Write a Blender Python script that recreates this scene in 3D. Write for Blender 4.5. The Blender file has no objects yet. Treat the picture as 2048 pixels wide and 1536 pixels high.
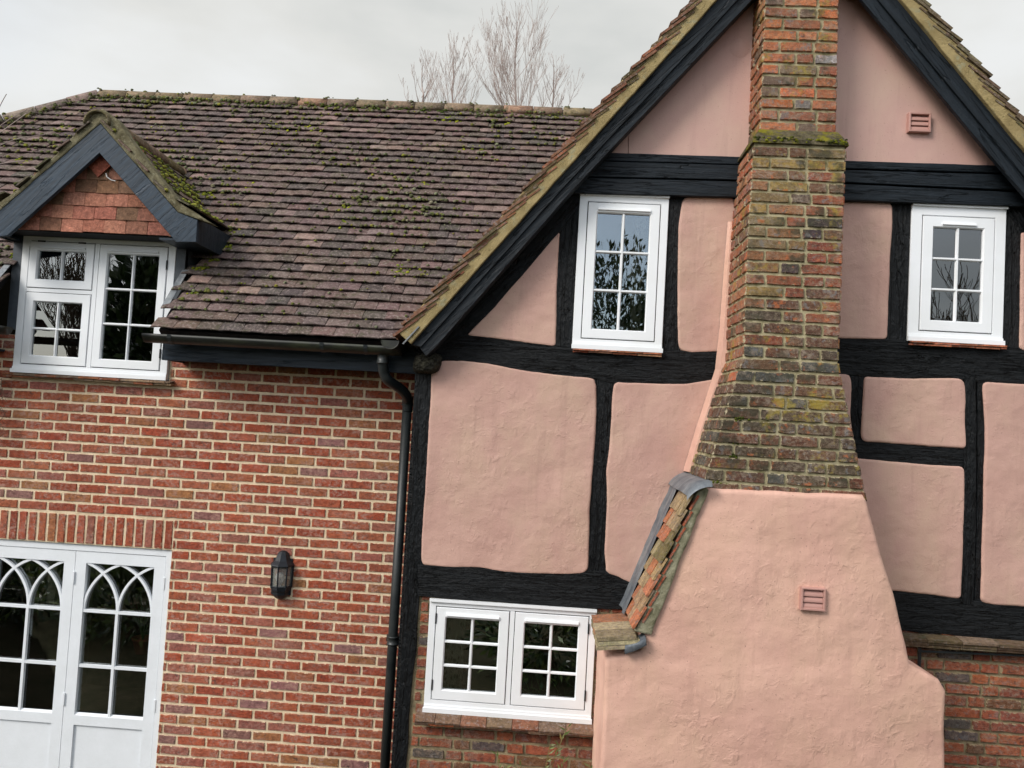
import bpy, math, random
from mathutils import Vector, Matrix, noise
from mathutils.geometry import tessellate_polygon
random.seed(7)
S = bpy.context.scene
C = S.collection
# ------------------------------------------------------------------ camera
F_PX, W, H, D, CZ = 1538.0, 2048.0, 1536.0, 5.8, 3.2
yaw, pit, rol = math.atan(.0442), math.atan(.0426), math.atan(.0565)
CAM = Vector((0, -D, CZ))
FW = Vector((-math.sin(yaw)*math.cos(pit), math.cos(yaw)*math.cos(pit), math.sin(pit)))
R0 = Vector((math.cos(yaw), math.sin(yaw), 0)); U0 = R0.cross(FW)
RT = R0*math.cos(rol)+U0*math.sin(rol); UP = U0*math.cos(rol)-R0*math.sin(rol)
cd = bpy.data.cameras.new('camera'); cam = bpy.data.objects.new('camera', cd); C.objects.link(cam)
cd.sensor_width = 36; cd.lens = F_PX/W*36; cd.clip_end = 2000; cd.clip_start = .05
m = Matrix.Identity(4)
for i in range(3):
    m[i][0] = RT[i]; m[i][1] = UP[i]; m[i][2] = -FW[i]; m[i][3] = CAM[i]
cam.matrix_world = m
S.camera = cam
S.render.resolution_x = 1024; S.render.resolution_y = 768

def at(px, py, Y=0.0):
    """photo point -> point of the vertical plane y = Y (metres)"""
    r = FW+RT*((px-W/2)/F_PX)-UP*((py-H/2)/F_PX)
    return CAM+r*((Y-CAM.y)/r.y)
# ------------------------------------------------------------------ light
SUN_EL, SUN_AZ = math.radians(36), math.radians(228)      # azimuth clockwise from +y: behind and left of the camera
sd = Vector((math.sin(SUN_AZ)*math.cos(SUN_EL), math.cos(SUN_AZ)*math.cos(SUN_EL), math.sin(SUN_EL)))
w = bpy.data.worlds.new('World'); S.world = w; w.use_nodes = True
nt = w.node_tree; N = nt.nodes; N.clear()
def wn(t, **k):
    n = N.new(t)
    for a, b in k.items(): setattr(n, a, b)
    return n
out = wn('ShaderNodeOutputWorld'); bg = wn('ShaderNodeBackground'); bg.inputs[1].default_value = .1
sky = wn('ShaderNodeTexSky', sky_type='NISHITA', sun_disc=False, sun_elevation=SUN_EL, sun_rotation=SUN_AZ)
tc = wn('ShaderNodeTexCoord'); mp = wn('ShaderNodeMapping'); mp.inputs['Scale'].default_value = (1.2, 1.2, 3.0)
nz = wn('ShaderNodeTexNoise'); nz.inputs['Scale'].default_value = 2.2; nz.inputs['Detail'].default_value = 5; nz.inputs['Roughness'].default_value = .5
nt.links.new(tc.outputs['Generated'], mp.inputs[0]); nt.links.new(mp.outputs[0], nz.inputs['Vector'])
cr = wn('ShaderNodeValToRGB'); e = cr.color_ramp.elements
e[0].position = .30; e[0].color = (.60, .62, .61, 1); e[1].position = .66; e[1].color = (.83, .845, .845, 1)
x = cr.color_ramp.elements.new(.5); x.color = (.75, .755, .735, 1)
nt.links.new(nz.outputs[0], cr.inputs[0])
dot = wn('ShaderNodeVectorMath', operation='DOT_PRODUCT'); dot.inputs[1].default_value = sd
nt.links.new(tc.outputs['Generated'], dot.inputs[0])
mr = wn('ShaderNodeMapRange'); mr.interpolation_type = 'SMOOTHSTEP'
for i, v in enumerate((.12, 1.0, 10.2, 24.0)): mr.inputs[1+i].default_value = v
nt.links.new(dot.outputs['Value'], mr.inputs[0])
sc = wn('ShaderNodeVectorMath', operation='SCALE'); nt.links.new(cr.outputs[0], sc.inputs[0]); nt.links.new(mr.outputs[0], sc.inputs['Scale'])
hole = wn('ShaderNodeMapRange')                    # breaks in the cloud, only on the sunny side
nz2 = wn('ShaderNodeTexNoise'); nz2.inputs['Scale'].default_value = 1.6; nz2.inputs['Detail'].default_value = 3
nt.links.new(tc.outputs['Generated'], nz2.inputs['Vector'])
for i, v in enumerate((.42, .6, 0, .75)): hole.inputs[1+i].default_value = v
nt.links.new(nz2.outputs[0], hole.inputs[0])
side = wn('ShaderNodeMapRange')
for i, v in enumerate((.1, .5, 0, 1)): side.inputs[1+i].default_value = v
nt.links.new(dot.outputs['Value'], side.inputs[0])
mu = wn('ShaderNodeMath', operation='MULTIPLY'); nt.links.new(hole.outputs[0], mu.inputs[0]); nt.links.new(side.outputs[0], mu.inputs[1])
mx = wn('ShaderNodeMix', data_type='RGBA'); sks = wn('ShaderNodeVectorMath', operation='SCALE'); sks.inputs['Scale'].default_value = 2.4
nt.links.new(sky.outputs[0], sks.inputs[0])
nt.links.new(mu.outputs[0], mx.inputs[0]); nt.links.new(sc.outputs[0], mx.inputs[6]); nt.links.new(sks.outputs[0], mx.inputs[7])
nt.links.new(mx.outputs[2], bg.inputs[0]); nt.links.new(bg.outputs[0], out.inputs[0])
sl = bpy.data.lights.new('sun', 'SUN'); sl.energy = 2.5; sl.angle = math.radians(20); sl.color = (1, .95, .88)
so = bpy.data.objects.new('sun', sl); C.objects.link(so); so.rotation_euler = sd.to_track_quat('Z', 'Y').to_euler(); so.location = (-5, -12, 12)
S.view_settings.view_transform = 'Standard'; S.view_settings.look = 'None'; S.view_settings.exposure = 0; S.view_settings.gamma = 1
S.render.engine = 'CYCLES'
S.cycles.max_bounces = 6; S.cycles.transparent_max_bounces = 8
# ------------------------------------------------------------------ materials
class Mat:
    def __init__(s, name, rough=.8, spec=.3):
        s.m = bpy.data.materials.new(name); s.m.use_nodes = True; s.t = s.m.node_tree; s.b = s.t.nodes['Principled BSDF']
        s.b.inputs['Roughness'].default_value = rough; s.b.inputs['Specular IOR Level'].default_value = spec
        s.tc = s.t.nodes.new('ShaderNodeTexCoord')
    def n(s, t, **k):
        n = s.t.nodes.new(t)
        for a, b in k.items(): setattr(n, a, b)
        return n
    def lk(s, a, b): s.t.links.new(a, b)
    def noise(s, scale, det=4, rough=.55, sc=(1, 1, 1), co='Object', dist=0):
        mp = s.n('ShaderNodeMapping'); mp.inputs['Scale'].default_value = sc; s.lk(s.tc.outputs[co], mp.inputs[0])
        n = s.n('ShaderNodeTexNoise'); n.inputs['Scale'].default_value = scale; n.inputs['Detail'].default_value = det
        n.inputs['Roughness'].default_value = rough; n.inputs['Distortion'].default_value = dist
        s.lk(mp.outputs[0], n.inputs['Vector']); return n.outputs[0]
    def voro(s, scale, sc=(1, 1, 1), co='Object', feat='F1'):
        mp = s.n('ShaderNodeMapping'); mp.inputs['Scale'].default_value = sc; s.lk(s.tc.outputs[co], mp.inputs[0])
        n = s.n('ShaderNodeTexVoronoi', feature=feat); n.inputs['Scale'].default_value = scale; s.lk(mp.outputs[0], n.inputs['Vector']); return n.outputs[0]
    def rng(s, v, a, b, c=0., d=1.):
        n = s.n('ShaderNodeMapRange'); s.lk(v, n.inputs[0])
        for i, q in enumerate((a, b, c, d)): n.inputs[1+i].default_value = q
        return n.outputs[0]
    def mix(s, f, a, b, mode='MIX'):
        n = s.n('ShaderNodeMix', data_type='RGBA', blend_type=mode)
        for i, v in ((0, f), (6, a), (7, b)):
            if isinstance(v, (int, float)): n.inputs[i].default_value = v
            elif isinstance(v, tuple): n.inputs[i].default_value = (*v, 1)
            else: s.lk(v, n.inputs[i])
        return n.outputs[2]
    def math(s, op, a, b=0.):
        n = s.n('ShaderNodeMath', operation=op)
        for i, v in ((0, a), (1, b)):
            if isinstance(v, (int, float)): n.inputs[i].default_value = v
            else: s.lk(v, n.inputs[i])
        return n.outputs[0]
    def attr(s, name='col'):
        n = s.n('ShaderNodeAttribute'); n.attribute_name = name; return n.outputs['Color']
    def bump(s, h, dist, strength=1.):
        n = s.n('ShaderNodeBump'); n.inputs['Distance'].default_value = dist; n.inputs['Strength'].default_value = strength
        s.lk(h, n.inputs['Height'])
        prev = getattr(s, 'nb', None)
        if prev: s.lk(prev, n.inputs['Normal'])
        s.nb = n.outputs[0]; s.lk(s.nb, s.b.inputs['Normal'])
    def col(s, c):
        if isinstance(c, tuple): s.b.inputs['Base Color'].default_value = (*c, 1)
        else: s.lk(c, s.b.inputs['Base Color'])
def srgb(r, g, b): return tuple(((v/255+.055)/1.055)**2.4 if v > 10 else v/255/12.92 for v in (r, g, b))

def brick_mat(name, mort, bloom, amt, lichen=0., wet=.0, odd=0.):
    a = Mat(name, .9, .2)
    c = a.attr()
    c = a.mix(a.rng(a.noise(34, 7, .7), .44, .60, 0, .7), c, a.mix(1., c, (.50, .44, .44), 'MULTIPLY'))
    c = a.mix(a.rng(a.noise(21, 6, .7, sc=(1, 1, 1.8)), .50, .62, 0, .6), c, a.mix(1., c, (1.3, 1.3, 1.25), 'MULTIPLY'))
    pa = a.rng(a.noise(5.5, 2, .5), .40, .58, .05, 1)
    c = a.mix(a.math('MULTIPLY', a.rng(a.noise(30, 7, .75, sc=(1, 1, 1.3), dist=.5), .47, .58, 0, amt), pa), c, bloom)
    c = a.mix(a.math('MULTIPLY', a.rng(a.noise(26, 7, .75, sc=(1, 1, 1.4), dist=.3), .53, .60, 0, .7), a.rng(a.noise(6.5, 2, .5), .46, .6)), c, (.055, .04, .038))
    if odd:
        c = a.mix(a.rng(a.noise(19, 5, .6), .58, .64, 0, odd), c, srgb(120, 122, 124))
        c = a.mix(a.rng(a.noise(16, 5, .6), .60, .66, 0, odd), c, srgb(190, 106, 60))
    c = a.mix(a.rng(a.noise(230, 2, .5), .60, .72, 0, .55), c, (.5, .36, .28))
    c = a.mix(a.rng(a.noise(210, 2, .5), .30, .40, .7, 0), c, (.05, .03, .025))
    if lichen:
        l = a.noise(4.2, 7, .75)
        c = a.mix(a.rng(l, .55, .62, 0, lichen), c, (.34, .27, .045))
        c = a.mix(a.rng(a.noise(60, 5, .7), .5, .66, 0, .5), c, (.26, .22, .15))
        c = a.mix(a.rng(a.noise(5, 6, .65), .54, .64, 0, .8), c, (.05, .05, .032))
    uv = a.n('ShaderNodeSeparateXYZ'); a.lk(a.tc.outputs['UV'], uv.inputs[0])
    def edge(o, k):
        return a.math('MULTIPLY', a.math('MINIMUM', o, a.math('SUBTRACT', 1., o)), k)
    d = a.math('MINIMUM', edge(uv.outputs[0], .215), edge(uv.outputs[1], .065))
    d = a.math('SUBTRACT', d, a.rng(a.noise(38, 6, .7), .47, .74, 0, .013))
    c = a.mix(a.rng(d, 0, .0022, 1, 0), c, mort)
    big = a.rng(a.noise(1.1, 5, .6, sc=(1, 1, .5)), .40, .64)
    c = a.mix(big, a.mix(1., c, (.88, .86, .86), 'MULTIPLY'), a.mix(1., c, (1.06, 1.04, 1.02), 'MULTIPLY'))
    a.col(c); a.bump(a.noise(55, 7, .72, sc=(.7, 1, 1)), .011); return a.m
M = {}
M['brick'] = brick_mat('red_brick', srgb(218, 196, 166), (.44, .26, .21), .8)
M['old_brick'] = brick_mat('old_brick', srgb(158, 143, 114), (.33, .25, .19), .6, odd=.35)
M['stack_brick'] = brick_mat('stack_brick', srgb(178, 168, 140), (.34, .28, .22), .6, .7, odd=.6)
def mortar_mat(name, base, dark):
    a = Mat(name, .95, .1)
    c = a.mix(a.rng(a.noise(14, 5, .6), .35, .7), base, dark); c = a.mix(a.rng(a.noise(220, 2), .6, .75, 0, .4), c, (.18, .14, .1))
    a.col(c); a.bump(a.noise(120, 5, .7), .006); return a.m
M['mortar'] = mortar_mat('sand_mortar', srgb(234, 214, 184), srgb(206, 184, 152))
M['old_mortar'] = mortar_mat('old_mortar', srgb(160, 145, 115), srgb(105, 95, 75))
M['stack_mortar'] = mortar_mat('stack_mortar', srgb(180, 170, 138), srgb(104, 98, 68)
                               )
a = Mat('lichen_mortar', .95, .1)
c = a.mix(a.rng(a.noise(7, 6, .6), .35, .65), srgb(170, 152, 110), srgb(136, 120, 84)); c = a.mix(a.rng(a.noise(16, 5, .7), .55, .68, 0, .8), c, srgb(150, 148, 122))
c = a.mix(a.rng(a.noise(25, 5, .7), .6, .72, 0, .7), c, srgb(80, 78, 40)); a.col(c); a.bump(a.noise(80, 5, .7), .01); M['verge'] = a.m
a = Mat('old_verge', .95, .1)
c = a.mix(a.rng(a.noise(12, 6, .6), .4, .65), srgb(126, 120, 96), srgb(88, 82, 62)); c = a.mix(a.rng(a.noise(30, 6, .7), .55, .66, 0, .8), c, srgb(150, 146, 124)); c = a.mix(a.rng(a.noise(22, 6, .7), .55, .66, 0, .8), c, srgb(66, 58, 40)); a.col(c); a.bump(a.noise(50, 5, .7), .014); M['old_verge'] = a.m
a = Mat('grey_mortar', .95, .1)
c = a.mix(a.rng(a.noise(12, 6, .6), .4, .65), srgb(158, 154, 130), srgb(108, 106, 82)); c = a.mix(a.rng(a.noise(40, 5, .7), .58, .7, 0, .7), c, srgb(185, 180, 160)); a.col(c); a.bump(a.noise(60, 5, .7), .012); M['grey_mortar'] = a.m

def plaster(name, base, dark, tan, strong=1.):
    a = Mat(name, .62, .35)
    c = a.mix(a.rng(a.noise(2.2, 5, .6), .36, .66), base, dark)
    c = a.mix(a.rng(a.noise(3.3, 4, .6, sc=(1, 1, .6)), .45, .7, 0, .8), c, tan)
    c = a.mix(a.rng(a.noise(5, 5, .65, sc=(3.0, 1, .28)), .54, .72, 0, .42), c, (base[0]*.72, base[1]*.7, base[2]*.7))
    c = a.mix(a.rng(a.noise(1.3, 6, .65, sc=(1, 1, .8)), .52, .66, 0, .45), c, (base[0]*.84, base[1]*.78, base[2]*.82))
    c = a.mix(a.rng(a.noise(90, 2, .5), .70, .74, 0, .6), c, (.2, .12, .1))
    a.col(c)
    a.bump(a.noise(1.9, 3, .5), .03*strong)
    a.bump(a.noise(5, 3, .45, sc=(1, 1, 1.3)), .012*strong)
    mask = a.rng(a.noise(3.1, 3, .5), .40, .66, .12, 1)
    a.bump(a.math('MULTIPLY', a.rng(a.noise(17, 5, .6, sc=(1, 1, .9), dist=.4), .5, .68), mask), .0024*strong)
    a.bump(a.noise(48, 4, .6, sc=(1, 1, .5), dist=.3), .0012*strong)
    a.bump(a.noise(140, 3, .6), .0016)
    return a.m
M['pink'] = plaster('pink_limewash', srgb(197, 160, 146), srgb(184, 146, 134), srgb(192, 162, 142))
M['pink_breast'] = plaster('pink_render', srgb(215, 173, 155), srgb(203, 160, 144), srgb(206, 169, 147), 1.2)
M['pink_board'] = plaster('pink_board', srgb(198, 162, 151), srgb(189, 153, 143), srgb(195, 165, 150), .08)
def black(name, base, grain, sc=(2.2, 70, 1), rough=.48, d=.007):
    a = Mat(name, rough, .22)
    c = a.mix(a.rng(a.noise(3, 6, .75, sc=(1, 14, 1), co='UV'), .42, .7), base, tuple(v*2.2 for v in base)); c = a.mix(a.rng(a.noise(160, 2), .72, .78, 0, .5), c, (.2, .2, .2)); a.col(c)
    a.bump(a.noise(1.6, 7, .68, sc=(sc[0], sc[1]*.55, 1), co='UV', dist=.35), d*grain)
    a.bump(a.noise(13, 4, .6, sc=(1, 2.2, 1), co='UV', dist=.4), d*grain*1.1)
    ck_ = a.rng(a.math('ABSOLUTE', a.math('SUBTRACT', a.noise(1.3, 4, .55, sc=(1, 13, 1), co='UV', dist=.5), .5)), 0, .018, 1, 0)
    a.bump(ck_, -.010*grain)
    return a.m
M['timber'] = black('black_oak', (.0045, .0056, .0068), 2.8)
M['board'] = black('black_board', (.007, .010, .0135), .7, rough=.5)
M['slate_board'] = black('slate_blue_board', (.020, .031, .045), .25, rough=.45)
M['fascia'] = black('dark_fascia', (.012, .018, .026), .2, rough=.4)
a = Mat('end_grain', .9, .2); c = a.mix(a.rng(a.noise(40, 6, .7), .4, .65), srgb(60, 58, 48), srgb(20, 20, 18)); a.col(c); a.bump(a.voro(38), .03); a.bump(a.noise(90, 5, .7), .01); M['endgrain'] = a.m
a = Mat('white_upvc', .35, .4); a.col(a.mix(a.rng(a.noise(3, 3), .3, .7), (.77, .79, .80), (.83, .85, .88))); M['white'] = a.m
a = Mat('white_paint', .5, .35); a.col(a.mix(a.rng(a.noise(6, 5, .7), .3, .75), (.79, .82, .86), (.72, .75, .78))); a.bump(a.noise(50, 4), .001); M['paint'] = a.m
a = Mat('cream_trim', .5, .3); a.col(srgb(222, 220, 205)); M['cream'] = a.m
a = Mat('gasket', .6, .2); a.col((.012, .012, .014)); M['gasket'] = a.m
a = Mat('black_plastic', .42, .45); a.col(a.mix(a.rng(a.noise(8, 5, .7), .4, .7), (.014, .018, .02), (.03, .034, .034))); a.bump(a.noise(90, 3), .0008); M['plastic'] = a.m
a = Mat('gutter_plastic', .45, .4); a.col(a.mix(a.rng(a.noise(5, 5, .7, sc=(1, 1, 3)), .45, .7), (.013, .014, .012), (.04, .045, .025))); M['gutter'] = a.m
a = Mat('lamp_metal', .45, .4); a.col((.012, .015, .02)); a.bump(a.noise(60, 3), .001); M['lamp'] = a.m
a = Mat('lead', .55, .5); a.col(a.mix(a.rng(a.noise(9, 6, .7, sc=(1, 1, .4)), .35, .7), srgb(88, 94, 102), srgb(140, 144, 146))); a.b.inputs['Metallic'].default_value = .35; a.bump(a.noise(14, 4), .01); M['lead'] = a.m
a = Mat('dark_lead', .6, .4); a.col(a.mix(a.rng(a.noise(5, 5, .7), .35, .7), srgb(52, 58, 66), srgb(82, 88, 94))); a.bump(a.noise(10, 4), .006); M['dark_lead'] = a.m
def tile_mat(name, lich, white):
    a = Mat(name, .88, .25)
    c = a.attr()
    c = a.mix(a.rng(a.noise(30, 6, .7), .40, .62, 0, .75), c, a.mix(1., c, (.45, .42, .42), 'MULTIPLY'))
    c = a.mix(a.rng(a.noise(75, 5, .7), .5, .66, 0, .6), c, a.mix(1., c, (1.9, 1.8, 1.75), 'MULTIPLY'))
    c = a.mix(a.rng(a.noise(13, 6, .7), .52, .66, 0, lich), c, (.05, .055, .022))
    c = a.mix(a.rng(a.noise(48, 5, .65), .53, .64, 0, white), c, (.25, .20, .18))
    c = a.mix(a.rng(a.noise(120, 3, .6), .66, .71, 0, white), c, (.5, .47, .44))
    a.col(c); a.bump(a.noise(70, 5, .7), .007); return a.m
M['tile'] = tile_mat('clay_roof_tile', .6, .75)
M['tile_clean'] = tile_mat('clay_wall_tile', .1, .08)
M['tile_mossy'] = tile_mat('mossy_clay_tile', .9, .5)
M['tile_worn'] = tile_mat('worn_clay_tile', .35, .7)
a = Mat('ledge', .95, .1); c = a.mix(a.rng(a.noise(14, 6, .7), .4, .6), srgb(104, 96, 76), srgb(62, 58, 44)); c = a.mix(a.rng(a.noise(9, 6, .7), .5, .6, 0, .85), c, srgb(128, 122, 30)); a.col(c); a.bump(a.noise(60, 6, .7), .02); M['ledge'] = a.m
a = Mat('moss', .95, .1); a.col(a.attr()); a.bump(a.noise(230, 4, .7), .012); M['moss'] = a.m
a = Mat('twig', .9, .1); a.col(a.mix(a.rng(a.noise(4, 3), .4, .6), srgb(140, 124, 118), srgb(168, 154, 148))); M['twig'] = a.m
a = Mat('bark', .9, .1); a.col(a.mix(a.rng(a.noise(8, 5), .4, .6), srgb(70, 60, 50), srgb(105, 92, 78))); M['bark'] = a.m
a = Mat('leaf', .35, .5); a.col(a.attr()); M['leaf'] = a.m
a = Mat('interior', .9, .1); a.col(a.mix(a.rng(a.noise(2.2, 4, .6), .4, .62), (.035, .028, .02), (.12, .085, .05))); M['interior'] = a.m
a = Mat('interior_wall', .9, .1); a.col((.42, .40, .31)); M['interior_wall'] = a.m
a = Mat('curtain_cloth', .9, .1)
c = a.mix(a.rng(a.voro(30, sc=(1, 1, .7)), .25, .45), srgb(120, 108, 90), srgb(196, 186, 166)); a.col(c); M['curtain'] = a.m
a = Mat('net_cloth', .9, .1); a.col((.5, .5, .5)); M['net'] = a.m
a = Mat('terracotta', .85, .2); a.col((.2, .06, .035)); M['terracotta'] = a.m
a = Mat('pink_plastic', .5, .35); a.col(srgb(180, 138, 128)); M['pink_plastic'] = a.m
a = Mat('grass', .9, .1); a.col(a.mix(a.rng(a.noise(3, 8, .7), .35, .65), (.05, .055, .025), (.12, .10, .06))); a.bump(a.noise(80, 4), .05); M['grass'] = a.m
a = Mat('bulb_glass', .08, .5); a.col((.8, .8, .82)); a.b.inputs['Transmission Weight'].default_value = .6; M['bulb'] = a.m
def glass(name, ior, tint):
    mm = bpy.data.materials.new(name); mm.use_nodes = True; t = mm.node_tree; t.nodes.clear()
    o = t.nodes.new('ShaderNodeOutputMaterial'); g = t.nodes.new('ShaderNodeBsdfGlossy'); g.inputs['Roughness'].default_value = .003
    tr = t.nodes.new('ShaderNodeBsdfTransparent'); tr.inputs[0].default_value = (*tint, 1)
    f = t.nodes.new('ShaderNodeFresnel'); f.inputs[0].default_value = ior; mxx = t.nodes.new('ShaderNodeMixShader')
    g.inputs[0].default_value = (.95, .98, 1, 1)
    nn = t.nodes.new('ShaderNodeTexNoise'); nn.inputs['Scale'].default_value = 2.5; tcc = t.nodes.new('ShaderNodeTexCoord'); bb = t.nodes.new('ShaderNodeBump')
    bb.inputs['Distance'].default_value = .0006; t.links.new(tcc.outputs['Object'], nn.inputs['Vector']); t.links.new(nn.outputs[0], bb.inputs['Height']); t.links.new(bb.outputs[0], g.inputs['Normal'])
    for i, s_ in enumerate((f.outputs[0], tr.outputs[0], g.outputs[0])): t.links.new(s_, mxx.inputs[i])
    t.links.new(mxx.outputs[0], o.inputs[0]); return mm
M['glass'] = glass('window_glass', 2.45, (.75, .78, .76))
M['old_glass'] = glass('door_glass', 1.7, (.92, .93, .9))
a = Mat('lamp_glass', .25, .5); a.col((.32, .33, .30)); a.b.inputs['Alpha'].default_value = .45; M['lamp_glass'] = a.m
for k_ in ('glass',): pass
# ------------------------------------------------------------------ mesh helpers
class MB:
    def __init__(s): s.v = []; s.f = []; s.c = []; s.uv = []
    def add(s, vs, fs, col=(1, 1, 1), uvs=None):
        o = len(s.v); s.v += [tuple(p) for p in vs]
        for f in fs:
            s.f.append(tuple(i+o for i in f)); s.c.append(col)
            s.uv.append([uvs[i] for i in f] if uvs else None)
    def box(s, x0, x1, y0, y1, z0, z1, col=(1, 1, 1), uvw=None):
        vs = [(x, y, z) for x in (x0, x1) for y in (y0, y1) for z in (z0, z1)]
        long = (z1-z0) > (x1-x0)
        uv = [(z, x) if long else (x, z) for (x, y, z) in vs]
        uv = [(a+v[1]*.1, b+v[1]) for (a, b), v in zip(uv, vs)]
        s.add(vs, [(0, 1, 3, 2), (4, 6, 7, 5), (0, 4, 5, 1), (2, 3, 7, 6), (0, 2, 6, 4), (1, 5, 7, 3)], col, uv)
    def frame3(s, o, ax, ay, az, L, Wd, T, col=(1, 1, 1), bend=0.0, jit=0.0):
        """slab: origin o at its lower centre, L along ax, Wd across ay, T along az (outward)"""
        n = 4; vs = []; fs = []; uv = []
        for k in range(2):
            for i in range(2):
                for j in range(n+1):
                    t = j/n-.5
                    p = o+ax*(L*i+random.uniform(-jit, jit))+ay*(Wd*t)+az*(T*k+bend*(1-4*t*t))
                    vs.append(p); uv.append((i*L, t*Wd))
        def id(k, i, j): return k*2*(n+1)+i*(n+1)+j
        for j in range(n):
            fs.append((id(1, 0, j), id(1, 0, j+1), id(1, 1, j+1), id(1, 1, j)))
            fs.append((id(0, 0, j+1), id(0, 0, j), id(0, 1, j), id(0, 1, j+1)))
            fs.append((id(0, 0, j), id(0, 0, j+1), id(1, 0, j+1), id(1, 0, j)))
            fs.append((id(0, 1, j+1), id(0, 1, j), id(1, 1, j), id(1, 1, j+1)))
        for j in (0, n): fs.append((id(0, 0, j), id(1, 0, j), id(1, 1, j), id(0, 1, j)))
        s.add(vs, fs, col, uv)
    def tube(s, pts, rad, n=8, col=(1, 1, 1), cap=True):
        pts = [Vector(p) for p in pts]; m_ = len(pts); vs = []; uv = []
        if not isinstance(rad, (list, tuple)): rad = [rad]*m_
        up = Vector((.13, .97, .2)); L = 0
        for i, p in enumerate(pts):
            d = (pts[min(i+1, m_-1)]-pts[max(i-1, 0)]).normalized()
            a_ = d.cross(up)
            if a_.length < .1: a_ = d.cross(Vector((1, 0, 0)))
            a_.normalize(); b_ = d.cross(a_)
            if i: L += (p-pts[i-1]).length
            for k in range(n):
                t = 2*math.pi*k/n; vs.append(p+(a_*math.cos(t)+b_*math.sin(t))*rad[i]); uv.append((L, k/n*.3))
        fs = [(i*n+k, i*n+(k+1) % n, (i+1)*n+(k+1) % n, (i+1)*n+k) for i in range(m_-1) for k in range(n)]
        if cap: fs += [tuple(range(n))[::-1], tuple(range((m_-1)*n, m_*n))]
        s.add(vs, fs, col, uv)
    def lathe(s, c, prof, n=12, col=(1, 1, 1), a0=0, a1=2*math.pi):
        vs = []; full = abs(a1-a0-2*math.pi) < 1e-6; q = n if full else n+1
        for r, z in prof:
            for k in range(q):
                t = a0+(a1-a0)*k/n; vs.append((c[0]+r*math.cos(t), c[1]+r*math.sin(t), c[2]+z))
        fs = [(i*q+k, i*q+(k+1) % q, (i+1)*q+(k+1) % q, (i+1)*q+k) for i in range(len(prof)-1) for k in range(n if full else n)]
        s.add(vs, fs, col)
    def ring(s, x0, x1, z0, z1, wl, wr, wb, wt, yf, yb, ch=0.006):
        """picture-frame ring with chamfered inner and outer edge; front at yf"""
        def rect(a_, b_, c_, d_, y): return [(a_, y, c_), (b_, y, c_), (b_, y, d_), (a_, y, d_)]
        loops = [rect(x0, x1, z0, z1, yb), rect(x0, x1, z0, z1, yf+.003), rect(x0+.003, x1-.003, z0+.003, z1-.003, yf),
                 rect(x0+wl-ch, x1-wr+ch, z0+wb-ch, z1-wt+ch, yf), rect(x0+wl, x1-wr, z0+wb, z1-wt, yf+ch*1.6), rect(x0+wl, x1-wr, z0+wb, z1-wt, yb)]
        vs = [p for l in loops for p in l]; fs = []
        for i in range(5):
            for k in range(4): fs.append((i*4+k, i*4+(k+1) % 4, (i+1)*4+(k+1) % 4, (i+1)*4+k))
        s.add(vs, fs)
    def obj(s, name, mat, parent=None, smooth=False):
        me = bpy.data.meshes.new(name); me.from_pydata(s.v, [], s.f)
        ca = me.color_attributes.new('col', 'FLOAT_COLOR', 'CORNER'); ul = me.uv_layers.new(name='UV')
        cb = []; ub = []
        for f, c_, u in zip(s.f, s.c, s.uv):
            for j, i in enumerate(f):
                cb += [c_[0], c_[1], c_[2], 1.]
                ub += list(u[j]) if u else [s.v[i][0], s.v[i][2]]
        ca.data.foreach_set('color', cb); ul.data.foreach_set('uv', ub)
        me.validate()
        me.materials.append(mat if not isinstance(mat, str) else M[mat])
        if smooth: me.polygons.foreach_set('use_smooth', [True]*len(me.polygons))
        me.update()
        o = bpy.data.objects.new(name, me); C.objects.link(o)
        if parent: o.parent = parent; o.matrix_parent_inverse = Matrix.Translation(-world_loc(parent))
        return o
def world_loc(o):
    l = Vector((0, 0, 0))
    while o: 
        l = l+o.location+o.matrix_parent_inverse.translation; o = o.parent
    return l
def empty(name, loc, parent=None):
    o = bpy.data.objects.new(name, None); C.objects.link(o); o.location = loc; o.empty_display_size = .1
    if parent: o.parent = parent; o.matrix_parent_inverse = Matrix.Translation(-world_loc(parent))
    return o
def tag(o, label=None, cat=None, group=None, kind=None):
    for k, v in (('label', label), ('category', cat), ('group', group), ('kind', kind)):
        if v: o[k] = v
    return o

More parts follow.
